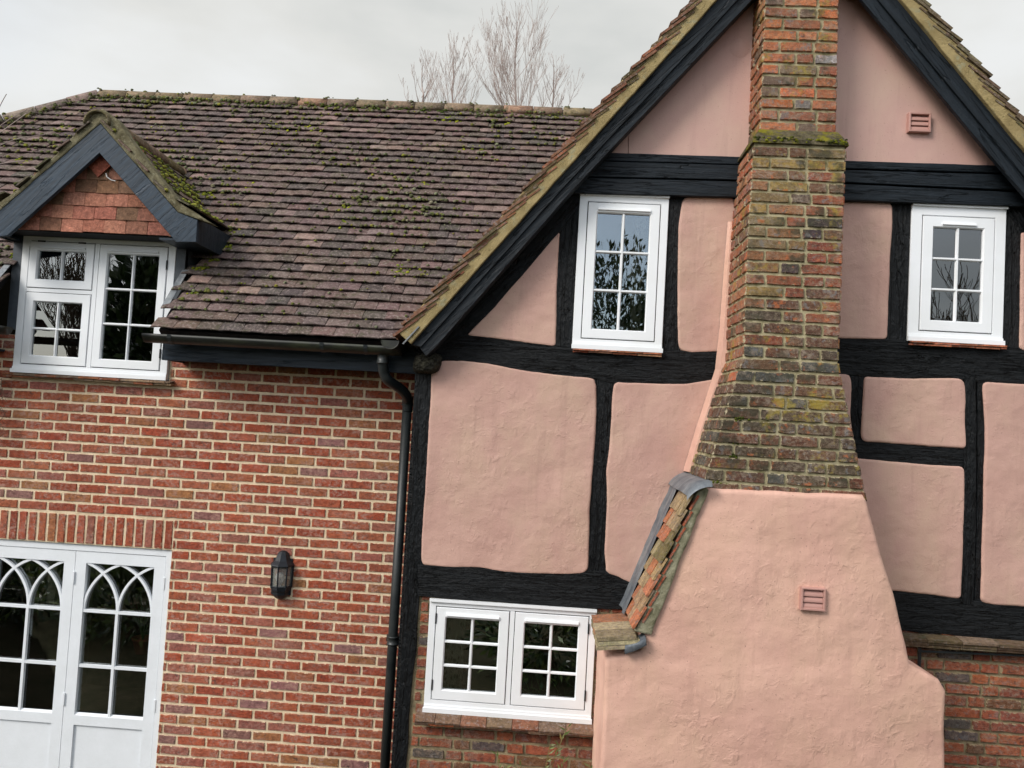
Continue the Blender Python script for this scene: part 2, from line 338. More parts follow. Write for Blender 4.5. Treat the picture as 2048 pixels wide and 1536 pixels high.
def chaikin(p, it=1):
    for _ in range(it):
        q = []
        for i in range(len(p)):
            a_, b_ = p[i], p[(i+1) % len(p)]
            q += [a_*.78+b_*.22, a_*.22+b_*.78]
        p = q
    return p
def densify(p, step, jit, seed=0):
    q = []
    for i in range(len(p)):
        a_, b_ = p[i], p[(i+1) % len(p)]; n = max(1, int((b_-a_).length/step)); d = (b_-a_)
        nrm = Vector((-d[1], d[0])).normalized() if d.length > 0 else Vector((0, 1))
        for k in range(n):
            t = a_+d*(k/n)
            w_ = noise.noise(Vector((t[0]*6, t[1]*6, seed)))*jit+noise.noise(Vector((t[0]*28, t[1]*28, seed+5)))*jit*.45
            q.append(t+nrm*w_)
    return q
def slab(mb, px, Y, thick, bevel=.004, jit=.003, rnd=0, axis=(1, 0), step=.035, world=False, seg=1, seed=0, holes=(), col=(1, 1, 1)):
    """polygon traced on plane y=Y, given real thickness; px photo points or world (x,z)"""
    p = [Vector((q[0], q[1])) if world else Vector((at(q[0], q[1], Y).x, at(q[0], q[1], Y).z)) for q in px]
    area = sum(p[i][0]*p[(i+1) % len(p)][1]-p[(i+1) % len(p)][0]*p[i][1] for i in range(len(p)))
    if area < 0: p = p[::-1]
    if rnd: p = chaikin(densify(p, .075, 0), rnd+1)
    if jit or rnd: p = densify(p, step, jit, seed)
    n = len(p)
    def inset(d):
        r = []
        for i in range(n):
            e1 = (p[i]-p[i-1]); e2 = (p[(i+1) % n]-p[i])
            n1 = Vector((-e1[1], e1[0])).normalized() if e1.length else Vector((0, 0)); n2 = Vector((-e2[1], e2[0])).normalized() if e2.length else n1
            b_ = (n1+n2); b_ = b_.normalized() if b_.length > 1e-5 else n1
            c_ = max(.55, b_.dot(n1)); r.append(p[i]+b_*(d/c_))
        return r
    loops = [(p, Y+thick)]
    if bevel:
        for k in range(seg+1):
            t = k/seg*math.pi/2; loops.append((inset(bevel*(1-math.cos(t))) if k else p, Y+bevel*(1-math.sin(t))))
    else: loops.append((p, Y))
    vs = []; uv = []; ax = Vector(axis).normalized(); ay = Vector((-ax[1], ax[0]))
    for l, y in loops:
        for q in l: vs.append((q[0], y, q[1])); uv.append((q.dot(ax), q.dot(ay)+y*.7))
    fs = []
    for i in range(len(loops)-1):
        for k in range(n): fs.append((i*n+k, i*n+(k+1) % n, (i+1)*n+(k+1) % n, (i+1)*n+k))
    off = (len(loops)-1)*n
    tri = tessellate_polygon([[Vector((vs[off+k][0], vs[off+k][2], 0)) for k in range(n)]])
    fs += [tuple(off+i for i in t) for t in tri]
    fs += [tuple(t) for t in tri]
    mb.add(vs, fs, col, uv)
def holed(mb, outer, holes, Y, thick):
    """wall sheet with real openings, world (x,z) coordinates"""
    polys = [[Vector((x_, z_, 0)) for x_, z_ in q] for q in [outer]+list(holes)]
    tri = tessellate_polygon(polys); flat = [q for l in polys for q in l]; n = len(flat)
    vs = [(q[0], Y, q[1]) for q in flat]+[(q[0], Y+thick, q[1]) for q in flat]
    fs = [tuple(t) for t in tri]+[tuple(n+i for i in t[::-1]) for t in tri]; o = 0
    for l in polys:
        k = len(l)
        for i in range(k): fs.append((o+i, o+(i+1) % k, n+o+(i+1) % k, n+o+i))
        o += k
    mb.add(vs, fs)

def brick(mb, P, u0, u1, v0, v1, col, out_=.006, rd=.010, jit=.0022):
    """one brick on surface P(u,v,d) (d outwards) with worn irregular arrises"""
    us = [0, .03, .3, .7, .97, 1]; vv = [0, .1, .5, .9, 1]; L, Hh = u1-u0, v1-v0
    vs = []; uv = []; jj = {}
    tilt = random.uniform(-.0015, .0015); o2 = out_+random.uniform(-.002, .002)
    for i, a_ in enumerate(us):
        for j, b_ in enumerate(vv):
            ed = i in (0, 5) or j in (0, 4); d = -.012 if ed else o2+tilt*(a_-.5)*2
            ju = random.uniform(-jit, jit); jv = random.uniform(-jit, jit)
            uu = u0+L*a_+ju; wv = v0+Hh*b_+jv
            if (i in (0, 5)) and (j in (0, 4)): uu += (rd*.35 if i == 0 else -rd*.35); wv += (rd*.25 if j == 0 else -rd*.25)
            vs.append(P(uu, wv, d)); uv.append((a_, b_))
    fs = [(i*5+j, (i+1)*5+j, (i+1)*5+j+1, i*5+j+1) for i in range(5) for j in range(4)]
    mb.add(vs, fs, col, uv)
def pick(pal):
    r = random.random()*sum(p[0] for p in pal)
    for wgt, c_ in pal:
        r -= wgt
        if r <= 0: break
    k = random.uniform(.85, 1.15); return tuple(v*k*random.uniform(.94, 1.06) for v in c_)
RED = [(5, srgb(168, 88, 62)), (4, srgb(164, 80, 56)), (3, srgb(170, 98, 72)), (1.8, srgb(160, 98, 84)), (.9, srgb(166, 112, 74)), (.5, srgb(146, 104, 100))]
OLD = [(4, srgb(156, 88, 62)), (3, srgb(136, 78, 60)), (1.2, srgb(172, 100, 66)), (1.4, srgb(92, 84, 82)), (1.2, srgb(120, 84, 60))]
STK_T = [(5, srgb(186, 120, 84)), (3, srgb(160, 98, 74)), (1.8, srgb(124, 102, 86)), (1.3, srgb(124, 120, 122)), (1.0, srgb(190, 188, 184)), (1.4, srgb(198, 116, 74))]
STK_M = [(3, srgb(136, 80, 60)), (2, srgb(150, 88, 64)), (2.4, srgb(108, 78, 60)), (1.5, srgb(92, 80, 70)), (1.0, srgb(124, 104, 66)), (.6, srgb(138, 76, 60)), (.6, srgb(70, 60, 62))]
STK_B = [(5, srgb(100, 72, 56)), (3, srgb(84, 70, 58)), (1.4, srgb(112, 68, 52)), (1, srgb(80, 82, 80))]
CR, BP = .0767, .2285        # course height, stretcher pitch
# ------------------------------------------------------------------ ground
g = MB(); n = 24; 
for i in range(n):
    for j in range(n):
        pass
g.add([(-300, -300, 0), (300, -300, 0), (300, 300, 0), (-300, 300, 0)], [(0, 1, 2, 3)])
tag(g.obj('ground', 'grass'), kind='structure')
# ================================================================== BRICK WING
WX0, WX1, WZ = -9.0, -.93, 3.62
wing = tag(empty('brick_wing', (-4, 0, 0)), 'red brick house wing with mossy dark tiled roof and gabled dormer window', 'house')
DX0, DX1, DZ = -4.29, -2.777, 2.04        # french doors
VX0, VX1, VZ0, VZ1 = -4.125, -2.905, 3.33, 4.405    # dormer window
wall = MB(); holed(wall, [(WX0, -.1), (WX1+.4, -.1), (WX1+.4, WZ), (VX1+.005, WZ), (VX1+.005, VZ0-.005), (VX0-.005, VZ0-.005), (VX0-.005, WZ), (WX0, WZ)],
      [[(DX0, 0), (DX1, 0), (DX1, DZ), (DX0, DZ)]], 0.003, .25)
wall.obj('mortar_joints', 'mortar', wing)
bk = MB(); P0 = lambda u, v, d: Vector((u, -d, v))
z0 = 1.974-CR*27; r = 0
LT = DZ+.236                               # soldier course top
while z0 < WZ-.02:
    u = -6.6+(BP/2 if r % 2 else 0)-.028+random.uniform(-.004, .004)
    z1 = min(z0+CR-.0105, WZ)
    while u < WX1+.3:
        a_, b_ = u, u+BP-.0105; u += BP
        segs = [(a_, b_)]
        for hx0, hx1, hz0, hz1 in ((DX0-.004, DX1+.000, -1, DZ), (DX0-.12, DX1+.004, DZ, LT), (VX0-.012, VX1+.012, VZ0-.045, 9)):
            if z1 > hz0+.012 and z0 < hz1-.012:
                ns = []
                for s0, s1 in segs:
                    if s1 <= hx0 or s0 >= hx1: ns.append((s0, s1)); continue
                    if hx0-s0 > .016: ns.append((s0, hx0-.006))
                    if s1-hx1 > .016: ns.append((hx1+.003, s1))
                segs = ns
        for s0, s1 in segs:
            if s1 > -5.4: brick(bk, P0, s0, s1, z0, z1, pick(RED), out_=.004)
    z0 += CR; r += 1
bk.obj('wall', 'brick', wing)
sb = MB(); u = DX1-.001
while u > DX0-.12:
    brick(sb, lambda uu, vv, d: Vector((vv, -d, uu)), DZ+.004, LT-.012, u-.065, u, pick(RED), out_=.005); u -= .0765
sb.obj('lintel', 'brick', wing)
# fascia / soffit
TP = math.tan(math.radians(49.7)); EY, EZ = -.42, 3.665
def roofz(y): return EZ+(y-EY)*TP
for nm, xa, xb in (('r', at(333, 700, -.3).x, WX1+.02), ('l', -7.5, VX0-.09)):
    fb = MB(); zf = at(600, 735, -.30).z
    fb.box(xa, xb, -.32, -.30, zf, zf+.2); fb.box(xa, xb, -.30, .001, zf+.012, zf+.03)
    if nm == 'r': fb.box(xa-.02, xa, -.32, .0, zf, zf+.24)
    fb.obj('fascia', 'fascia', wing)
# ---- main roof tiles
TW, TG = .165, .1
ux = Vector((0, math.cos(math.atan(TP)), math.sin(math.atan(TP)))); un = Vector((0, -ux.z, ux.y)); uxx = Vector((1, 0, 0))
ROOFC = [(5, srgb(98, 83, 79)), (4, srgb(107, 89, 84)), (3, srgb(86, 76, 73)), (.9, srgb(122, 104, 98)), (.2, srgb(142, 118, 108)), (.03, srgb(160, 110, 92))]
RIDGE_Y, APX = 1.77, -4.70
RIDGE_Z = roofz(RIDGE_Y)
NC = int((RIDGE_Y-EY)/ux.y/TG)
# dormer geometry
DY = -.36                                     # barge front plane
dap = at(200, 246, DY); dre = at(355, 424, DY)
DAX = -3.41; dsl = (dap.z-dre.z)/(dre.x-dap.x)
def dormer_z(x): return dap.z+.05-abs(x-DAX)*dsl
tiles = MB(); moss = MB(); PIX = lambda p: None
def mossball(mb, p, r_, col, up=Vector((0, -.4, .9))):
    k = 6; vs = [p+up.normalized()*r_*.75]; u1 = up.cross(Vector((1, 0, 0))).normalized(); u2 = up.cross(u1).normalized()
    for q, (rr, hh) in enumerate(((.62, .55), (1.0, 0.05), (.9, -.25))):
        for i in range(k):
            t = 2*math.pi*(i+q*.5)/k; j = random.uniform(.8, 1.2); vs.append(p+(u1*math.cos(t)+u2*math.sin(t))*r_*rr*j+up.normalized()*r_*hh)
    fs = [(0, 1+i, 1+(i+1) % k) for i in range(k)]
    for q in range(2):
        for i in range(k): fs.append((1+q*k+i, 1+(q+1)*k+i, 1+(q+1)*k+(i+1) % k)); fs.append((1+q*k+i, 1+(q+1)*k+(i+1) % k, 1+q*k+(i+1) % k))
    mb.add(vs, fs, col)
MOSSC = [(3, (.15, .16, .06)), (2, (.21, .21, .06)), (2, (.11, .12, .06)), (2.5, (.24, .24, .15)), (.5, (.30, .29, .05))]
random.seed(11)
for c_ in range(NC+1):
    s_ = c_*TG; x_ = -8.2+(TW/2 if c_ % 2 else 0)
    wob = random.uniform(-.004, .004)
    while x_ < 1.75:
        x_ += TW
        o = Vector((x_, EY, EZ))+ux*(s_+wob+random.uniform(-.004, .004)+.006*noise.noise(Vector((x_*1.3, s_*2, 0))))
        if x_ > -1.08+(o.z-EZ)/1.14+.25 and x_ > -1.0 and o.z < 5.2: continue          # hidden inside the gable
        hipx = APX-(RIDGE_Z-o.z)*1.42
        if x_ < hipx: continue
        mid = o+ux*.05
        if VX0-.09 < x_ < VX1+.10 and o.y < .6 and mid.z < dormer_z(x_): continue
        if abs(x_-DAX) < .85 and at(392, 484, DY).z < mid.z < dormer_z(x_)-.12: continue
        patch = noise.noise(Vector((x_*.9, s_*1.2, 3)))
        cc = pick(ROOFC if patch < .12 else ROOFC[:4]+[(2, srgb(128, 109, 103)), (.6, srgb(148, 124, 115))])
        L = .13
        tilt = (ux-un*.22).normalized(); tn = Vector((0, -tilt.z, tilt.y))
        wdt = TW-random.uniform(.002, .004)
        tiles.frame3(o+un*(.041+random.uniform(-.003, .005)), tilt, uxx*1.0, tn, L, wdt, .0085, cc, bend=.005, jit=.001)
        # moss cushions sit on the lower edges
        md = noise.noise(Vector((x_*1.1, s_*1.6, 9)))+.35*noise.noise(Vector((x_*4, s_*5, 2)))+(.55 if c_ > NC-2 else (c_/NC-.45)*.45)+(-.18 if x_ > -.6 else 0)
        nb = 0
        if random.random() < .62+md: nb = 1+int(random.random()*2.6+max(0, md)*6)
        for _ in range(nb):
            hb = random.random() < .8
            pm = o+un*.053+uxx*random.uniform(-.08, .08)+ux*(random.uniform(0.0, .012) if hb else random.uniform(.01, .09))
            rr = random.uniform(.006, .0165)*(1+max(0, md)*.7)
            mossball(moss, pm, rr, pick(MOSSC))
# bright cushions patches seen on the roof
def on_roof(px, py):
    r_ = FW+RT*((px-W/2)/F_PX)-UP*((py-H/2)/F_PX)
    k = (EZ-CAM.z+(CAM.y-EY)*TP)/(r_.z-r_.y*TP); return CAM+r_*k
for px, py, n_, sp in ((610, 266, 26, .13), (900, 245, 34, .10), (545, 262, 12, .1), (800, 548, 22, .1), (830, 555, 10, .06), (1155, 250, 10, .12), (695, 420, 8, .05), (500, 378, 9, .05), (950, 305, 10, .1), (850, 375, 10, .06), (50, 330, 30, .07), (125, 265, 22, .06), (445, 500, 34, .05), (430, 520, 26, .05), (410, 545, 14, .05), (680, 455, 5, .04), (340, 180+85, 20, .25), (415, 395, 20, .07), (1010, 250, 6, .05), (470, 470, 8, .04), (440, 470, 10, .03), (385, 590, 8, .05), (30, 520, 9, .05)):
    b_ = on_roof(px, py)
    for _ in range(n_):
        q = b_+uxx*random.gauss(0, sp*.7)+ux*random.gauss(0, .03)+un*.035
        mossball(moss, q, random.uniform(.009, .019), pick([(1, (.36, .37, .03)), (1, (.25, .28, .03)), (1, (.15, .18, .03))]))
tiles.obj('roof', 'tile', wing)
# under-roof boarding so nothing shows through the tile gaps
ub = MB(); y1 = RIDGE_Y
def rp(x, y, d=-.012): return Vector((x, y, roofz(y)))+un*d
hx = APX-(RIDGE_Z-EZ)*1.42
for xa, xb, ya in ((hx, VX0-.1, EY+.02), (VX1+.1, .9, EY+.02)):
    q = [rp(xa, ya), rp(xb, ya), rp(xb, y1), rp(APX if xa == hx else xa, y1)]
    if xa == hx: q[2] = rp(xb, y1)
    ub.add([p for p in q]+[p-un*.05 for p in q], [(0, 1, 2, 3), (7, 6, 5, 4), (0, 4, 5, 1), (1, 5, 6, 2), (2, 6, 7, 3), (3, 7, 4, 0)])
q = [rp(VX0-.1, .5), rp(VX1+.1, .5), rp(VX1+.1, y1), rp(VX0-.1, y1)]
ub.add([p for p in q]+[p-un*.05 for p in q], [(0, 1, 2, 3), (7, 6, 5, 4), (0, 4, 5, 1)])
q = [rp(APX, y1), rp(2, y1), Vector((2, y1+2.2, EZ)), Vector((APX, y1+2.2, EZ))]
ub.add(q, [(0, 1, 2, 3)])
q2 = [rp(APX, y1), rp(hx, EY+.02), Vector((hx-.5, y1+2, EZ)), Vector((APX, y1+2.2, EZ))]
ub.add(q2, [(0, 1, 2, 3)])
ub.obj('roof_underlay', 'gasket', wing)
# ridge and hip
def ridge(mb, a_, b_, r_=.105, seg=.3, sag=0, cols=None):
    d = (b_-a_); L = d.length; d.normalize(); n_ = int(L/seg)+1; side_ = d.cross(Vector((0, 0, 1))).normalized(); upv = side_.cross(d)
    for i in range(n_):
        s0 = i*seg+.003; s1 = min((i+1)*seg-.004, L); k = 10; vs = []; uv = []; oz = random.uniform(-.004, .004)
        for s_ in (s0, s1):
            for q in range(k+1):
                t = math.pi*(q/k)*1.12-.06*math.pi
                for rr in (r_, r_-.014):
                    vs.append(a_+d*s_+side_*math.cos(t)*rr+upv*(math.sin(t)*rr*.92+oz)); uv.append((s_, t*.1))
        fs = []; o2 = (k+1)*2
        for q in range(k):
            fs += [(q*2, q*2+2, o2+q*2+2, o2+q*2), (q*2+1, o2+q*2+1, o2+q*2+3, q*2+3), (q*2, q*2+1, q*2+3, q*2+2), (o2+q*2, o2+q*2+2, o2+q*2+3, o2+q*2+1)]
        fs += [(0, o2, o2+1, 1), (k*2, k*2+1, o2+k*2+1, o2+k*2)]
        mb.add(vs, fs, pick(cols), uv)
RC = [(3, srgb(134, 116, 92)), (2, srgb(120, 104, 86)), (1, srgb(146, 118, 98)), (1, srgb(112, 98, 72))]
rd = MB(); ra = Vector((APX, RIDGE_Y, RIDGE_Z-.035))
ridge(rd, ra, ra+Vector((6.4, 0, 0)), .10, .295, cols=RC); rd.obj('ridge_tiles', 'tile_mossy', wing, True)
hp = MB(); hb_ = rp(APX-(RIDGE_Z-EZ)*1.42, EY+.1, -.03)
p1 = on_roof(0, 250); hb_ = ra+(Vector((p1.x, p1.y, p1.z-.01))-ra)*2.2
ridge(hp, ra+Vector((-.02, 0, 0)), hb_, .10, .3, cols=[(2, srgb(118, 104, 96)), (1, srgb(134, 118, 110))]); hp.obj('hip_tiles', 'tile_mossy', wing, True)
for i in range(330):
    x_ = random.uniform(APX-.1, 1.0); p = Vector((x_, RIDGE_Y-.112+random.gauss(0, .012), RIDGE_Z-.07+random.gauss(0, .012)))
    mossball(moss, p, random.uniform(.008, .02)*(1 if x_ < -1 else .7), pick([(1, (.07, .10, .02)), (1, (.10, .13, .03)), (1, (.13, .15, .05))]))
for i in range(26):
    x_ = APX+.295*i+random.uniform(-.02, .02)
    for j in range(random.choice((1, 3, 5, 7))):
        t = random.uniform(.1, .6)*math.pi
        mossball(moss, ra+Vector((x_-APX+random.gauss(0, .03), -.10*math.cos(t*.8), .095*math.sin(t))), random.uniform(.007, .016), pick(MOSSC))
for i in range(160):
    t = random.random(); p = ra.lerp(hb_, t*.6)+Vector((random.gauss(.03, .03), -.11, -.04+random.gauss(0, .04))); mossball(moss, p, random.uniform(.008, .022), pick(MOSSC))
# ---- eaves gutter
def gutter(name, xa, xb, y, z, r_, mat, label, brackets=()):
    gt = MB(); k = 10; vs = []; n_ = 24
    for i in range(n_+1):
        for q in range(k+1):
            t = math.pi*q/k
            for rr in (r_, r_-.004): vs.append((xa+(xb-xa)*i/n_, y-math.cos(t)*rr, z-math.sin(t)*rr))
    s_ = (k+1)*2; fs = []
    for i in range(n_):
        for q in range(k):
            o = i*s_+q*2; fs += [(o, o+2, o+s_+2, o+s_), (o+1, o+s_+1, o+s_+3, o+3)]
        for o in (i*s_, i*s_+k*2): fs.append((o, o+s_, o+s_+1, o+1))
    for e_ in (0, n_): fs.append(tuple(e_*s_+q*2 for q in range(k+1)))
    gt.add(vs, fs)
    ob = empty(name, ((xa+xb)/2, y, z)); tag(ob, label, 'gutter')
    gt.obj('channel', mat, ob, True)
    for bx in brackets:
        bm_ = MB(); pts = [(bx, y-math.cos(math.pi*q/8)*(r_+.004), z-math.sin(math.pi*q/8)*(r_+.004)) for q in range(9)]
        bm_.box(bx-.012, bx+.012, y+r_, y+r_+.05, z-.02, z+.01)
        vs = []; 
        for p in pts: vs += [(p[0]-.014, p[1], p[2]), (p[0]+.014, p[1], p[2])]
        bm_.add(vs, [(i*2, i*2+1, i*2+3, i*2+2) for i in range(8)]); bm_.obj('bracket', 'plastic', ob)
    return ob
gz = at(600, 684, -.46).z
gutter('gutter', at(292, 672, -.46).x, WX1-.09, -.46, gz, .062, 'gutter', 'long black half round gutter along the mossy tiled eaves of the brick wing', [at(x_, 690, -.46).x for x_ in (345, 648, 735)])
gutter('gutter', -7.2, at(16, 640, -.46).x, -.46, gz, .06, 'gutter', 'short black gutter end at the eaves left of the dormer window')
# ---- dormer
dm = empty('dormer', (DAX, 0, 4.4), wing)
bb = MB(); slab(bb, [(-45, 440), (0, 419), (200, 246), (355, 424), (395, 440), (392, 484), (352, 484), (199, 306), (15, 471), (-45, 478)], DY, .03, bevel=.003, jit=0, axis=(1, 1)); bb.obj('barge_board', 'slate_board', dm)
vb = MB(); slab(vb, [(-40, 426), (-45, 440), (0, 419.5), (200, 246.5), (355, 424), (392, 437), (425, 448), (360, 405), (290, 318), (232, 238), (204, 216), (176, 236), (120, 300), (40, 375), (0, 402)], DY-.008, .1, bevel=.01, jit=.006, seg=2, axis=(1, 1)); vb.obj('verge_mortar', 'old_verge', dm)
for sgn in (-1, 1):
    dt = MB(); da = Vector((sgn, 0, -dsl)).normalized(); dn = Vector((sgn*dsl, 0, 1)).normalized(); ln = 1.02
    top = Vector((DAX, 0, dap.z+.055)); nr = int(ln/TG)
    for r_ in range(nr-1):
        s_ = ln-.03-r_*TG
        kick = max(0, s_-.80)*.35
        base = top+da*s_+dn*(kick+(.0 if sgn > 0 else -.02))
        y_ = DY-.03+(TW/2 if r_ % 2 else 0)
        while True:
            if base.z > roofz(y_)+.02 or y_ < -.25: 
                tl = (-da+dn*.0-dn*.09+(-dn*.3 if s_ > .85 else dn*0)).normalized(); tn = Vector((-tl.z*sgn*-1, 0, tl.x*sgn*-1))
                tn = dn if tn.dot(dn) < 0 else tn
                dt.frame3(Vector((base.x, y_+TW/2, base.z))+dn*.012, tl, Vector((0, 1, 0)), dn, .125, TW-.003, .013, pick([(3, srgb(92, 82, 70)), (2, srgb(110, 90, 80)), (1, srgb(84, 84, 60))]), bend=.004)
                pm = Vector((base.x, y_+TW/2, base.z))
                for _ in range(int(random.random()*12) if sgn > 0 else 2):
                    mossball(moss, pm+dn*.028+Vector((0, random.uniform(-.08, .08), 0))+da*random.uniform(-.05, .0), random.uniform(.008, .023), pick([(1.2, (.36, .36, .07)), (1.2, (.26, .28, .05)), (.7, (.13, .15, .05))]), dn)
                y_ += TW
                if y_ > 1.1: break
            else: break
    dt.obj('roof_tiles', 'tile_mossy', dm)
    us_ = MB(); q = [top+da*-.0, top+da*ln, top+da*ln, top+da*0]
    a1 = [Vector((q[0].x, DY+.02, q[0].z-.012)), Vector((q[1].x, DY+.02, q[1].z-.012)), Vector((q[1].x, .42, q[1].z-.012)), Vector((q[0].x, 1.1, q[0].z-.012))]
    us_.add(a1+[p-dn*.03 for p in a1], [(0, 1, 2, 3), (7, 6, 5, 4), (0, 4, 5, 1), (1, 5, 6, 2)]); us_.obj('underlay', 'gasket', dm)
dr = MB(); ridge(dr, Vector((DAX+.02, DY-.04, dap.z-.005)), Vector((DAX+.02, .95, dap.z-.005)), .098, .3, cols=[(1, srgb(120, 100, 80)), (1, srgb(100, 90, 60))]); dr.obj('ridge_tiles', 'tile_mossy', dm, True)
fs_ = MB()                                     # side fascia running back to the roof and soffit
c1 = at(394, 440, DY+.03); c2 = at(392, 484, DY+.03)
cL = 2*DAX-c1.x
for bx in ((c1.x-.012, c1.x+.006, c2.z-.005, c1.z+.02, 'side_fascia'), (VX1+.02, c1.x-.012, c2.z+.005, c2.z+.02, 'soffit'), (cL-.006, cL+.012, c2.z-.005, c1.z+.02, 'side_fascia'), (cL+.012, VX0-.02, c2.z+.005, c2.z+.02, 'soffit')):
    fs_ = MB(); fs_.box(bx[0], bx[1], DY+.03, .28, bx[2], bx[3]); fs_.obj(bx[4], 'fascia', dm)
for nm, xc in (('r', VX1+.075), ('l', VX0-.075)):
    ck = MB(); sgn = 1 if nm == 'r' else -1
    zt = c2.z+.1
    pts = [(-.02, roofz(-.02)-.06), (-.02, zt), ((zt-EZ)/TP+EY+.05, zt)]
    pts = [(-.01, VZ0+.32), (-.01, zt), ((zt-EZ)/TP+EY+.1, zt)]
    vs = [(xc, y_, z_) for y_, z_ in pts]+[(xc-sgn*.03, y_, z_) for y_, z_ in pts]
    ck.add(vs, [(0, 1, 2), (5, 4, 3), (0, 3, 4, 1), (1, 4, 5, 2), (2, 5, 3, 0)])
    xa, xb = sorted((VX1+.004 if sgn > 0 else VX0-.004, xc))
    ck.box(xa, xb, -.025, .02, VZ0+.33, zt); ck.obj('cheek', 'dark_lead', dm)
    fl = MB(); 
    for i in range(5):
        s_ = .04+i*.085; o = Vector((xc+sgn*.012, EY, EZ))+ux*(.18+s_)
        fl.frame3(o+un*.038, ux, uxx, un, .09, .05, .005)
    fl.obj('lead_flashing', 'lead', dm)
th = MB(); P2 = lambda u, v, d: Vector((u, -.02-d, v))
TY = DY+.10
zb = at(200, 466, TY).z; rr = 0
while zb+rr*.1 < dap.z-.1:
    zz = zb+rr*.1; x_ = -4.25+(TW/2 if rr % 2 else 0)
    while x_ < -2.6:
        x_ += TW
        lim = (dap.z-.10-zz)/dsl
        if abs(x_-DAX) > lim+.06: continue
        cc = pick([(3, srgb(156, 102, 84)), (2.5, srgb(172, 116, 98)), (1.8, srgb(124, 92, 72)), (1.5, srgb(142, 98, 80))])
        th.frame3(Vector((x_+random.uniform(-.002, .002), TY, zz+random.uniform(-.005, .003))), Vector((0, .08, 1)).normalized(), uxx, Vector((0, -1, .08)).normalized(), .135, TW-.003, .012, cc, bend=.003)
    rr += 1
o = Vector((DAX, TY-.017, at(190, 356, TY).z)); dd = Vector((.7, 0, .7)).normalized()
th.frame3(o+Vector((.0, 0, 0))+Vector((-.7, 0, .7)).normalized()*.075, dd, Vector((-.7, 0, .7)).normalized(), Vector((0, -1, 0)), .155, .15, .012, srgb(172, 98, 78))
th.obj('tile_hanging', 'tile_clean', dm)
bkp = MB(); slab(bkp, [(DAX-.8, zb-.005), (DAX+.8, zb-.005), (DAX+.8, zb+.08), (DAX, dap.z-.05), (DAX-.8, zb+.08)], TY+.012, .2, bevel=0, jit=0, world=True); bkp.obj('gable_backing', 'gasket', dm)
wr_ = MB(); wr_.tube([at(212, 347, TY-.03), at(214, 354, TY-.04), at(222, 360, TY-.04), at(231, 362, TY-.04)], .004, 6); wr_.obj('wire_hook', 'net', dm)
tag(moss.obj('moss', 'moss', wing, True), kind='stuff')
# ================================================================== windows
def bars(mb, x0, x1, z0, z1, nx, nz_, yf, yg, wd=.021):
    def prof(a_, b_, c_, d_, horiz):
        h = .006
        if horiz: vs = [(a_, yg, c_), (a_, yf, c_+h), (a_, yf, d_-h), (a_, yg, d_), (b_, yg, c_), (b_, yf, c_+h), (b_, yf, d_-h), (b_, yg, d_)]
        else: vs = [(a_, yg, c_), (a_+h, yf, c_), (b_-h, yf, c_), (b_, yg, c_), (a_, yg, d_), (a_+h, yf, d_), (b_-h, yf, d_), (b_, yg, d_)]
        mb.add(vs, [(0, 1, 5, 4), (1, 2, 6, 5), (2, 3, 7, 6), (0, 3, 2, 1), (4, 5, 6, 7)])
    for i in range(1, nx):
        x_ = x0+(x1-x0)*i/nx; prof(x_-wd/2, x_+wd/2, z0, z1, False)
    for j in range(1, nz_):
        z_ = z0+(z1-z0)*j/nz_
        for i in range(nx):
            xa = x0+(x1-x0)*i/nx+(wd/2-.004 if i else 0); xb = x0+(x1-x0)*(i+1)/nx-(wd/2-.004 if i < nx-1 else 0)
            prof(xa, xb, z_-wd/2, z_+wd/2, True)
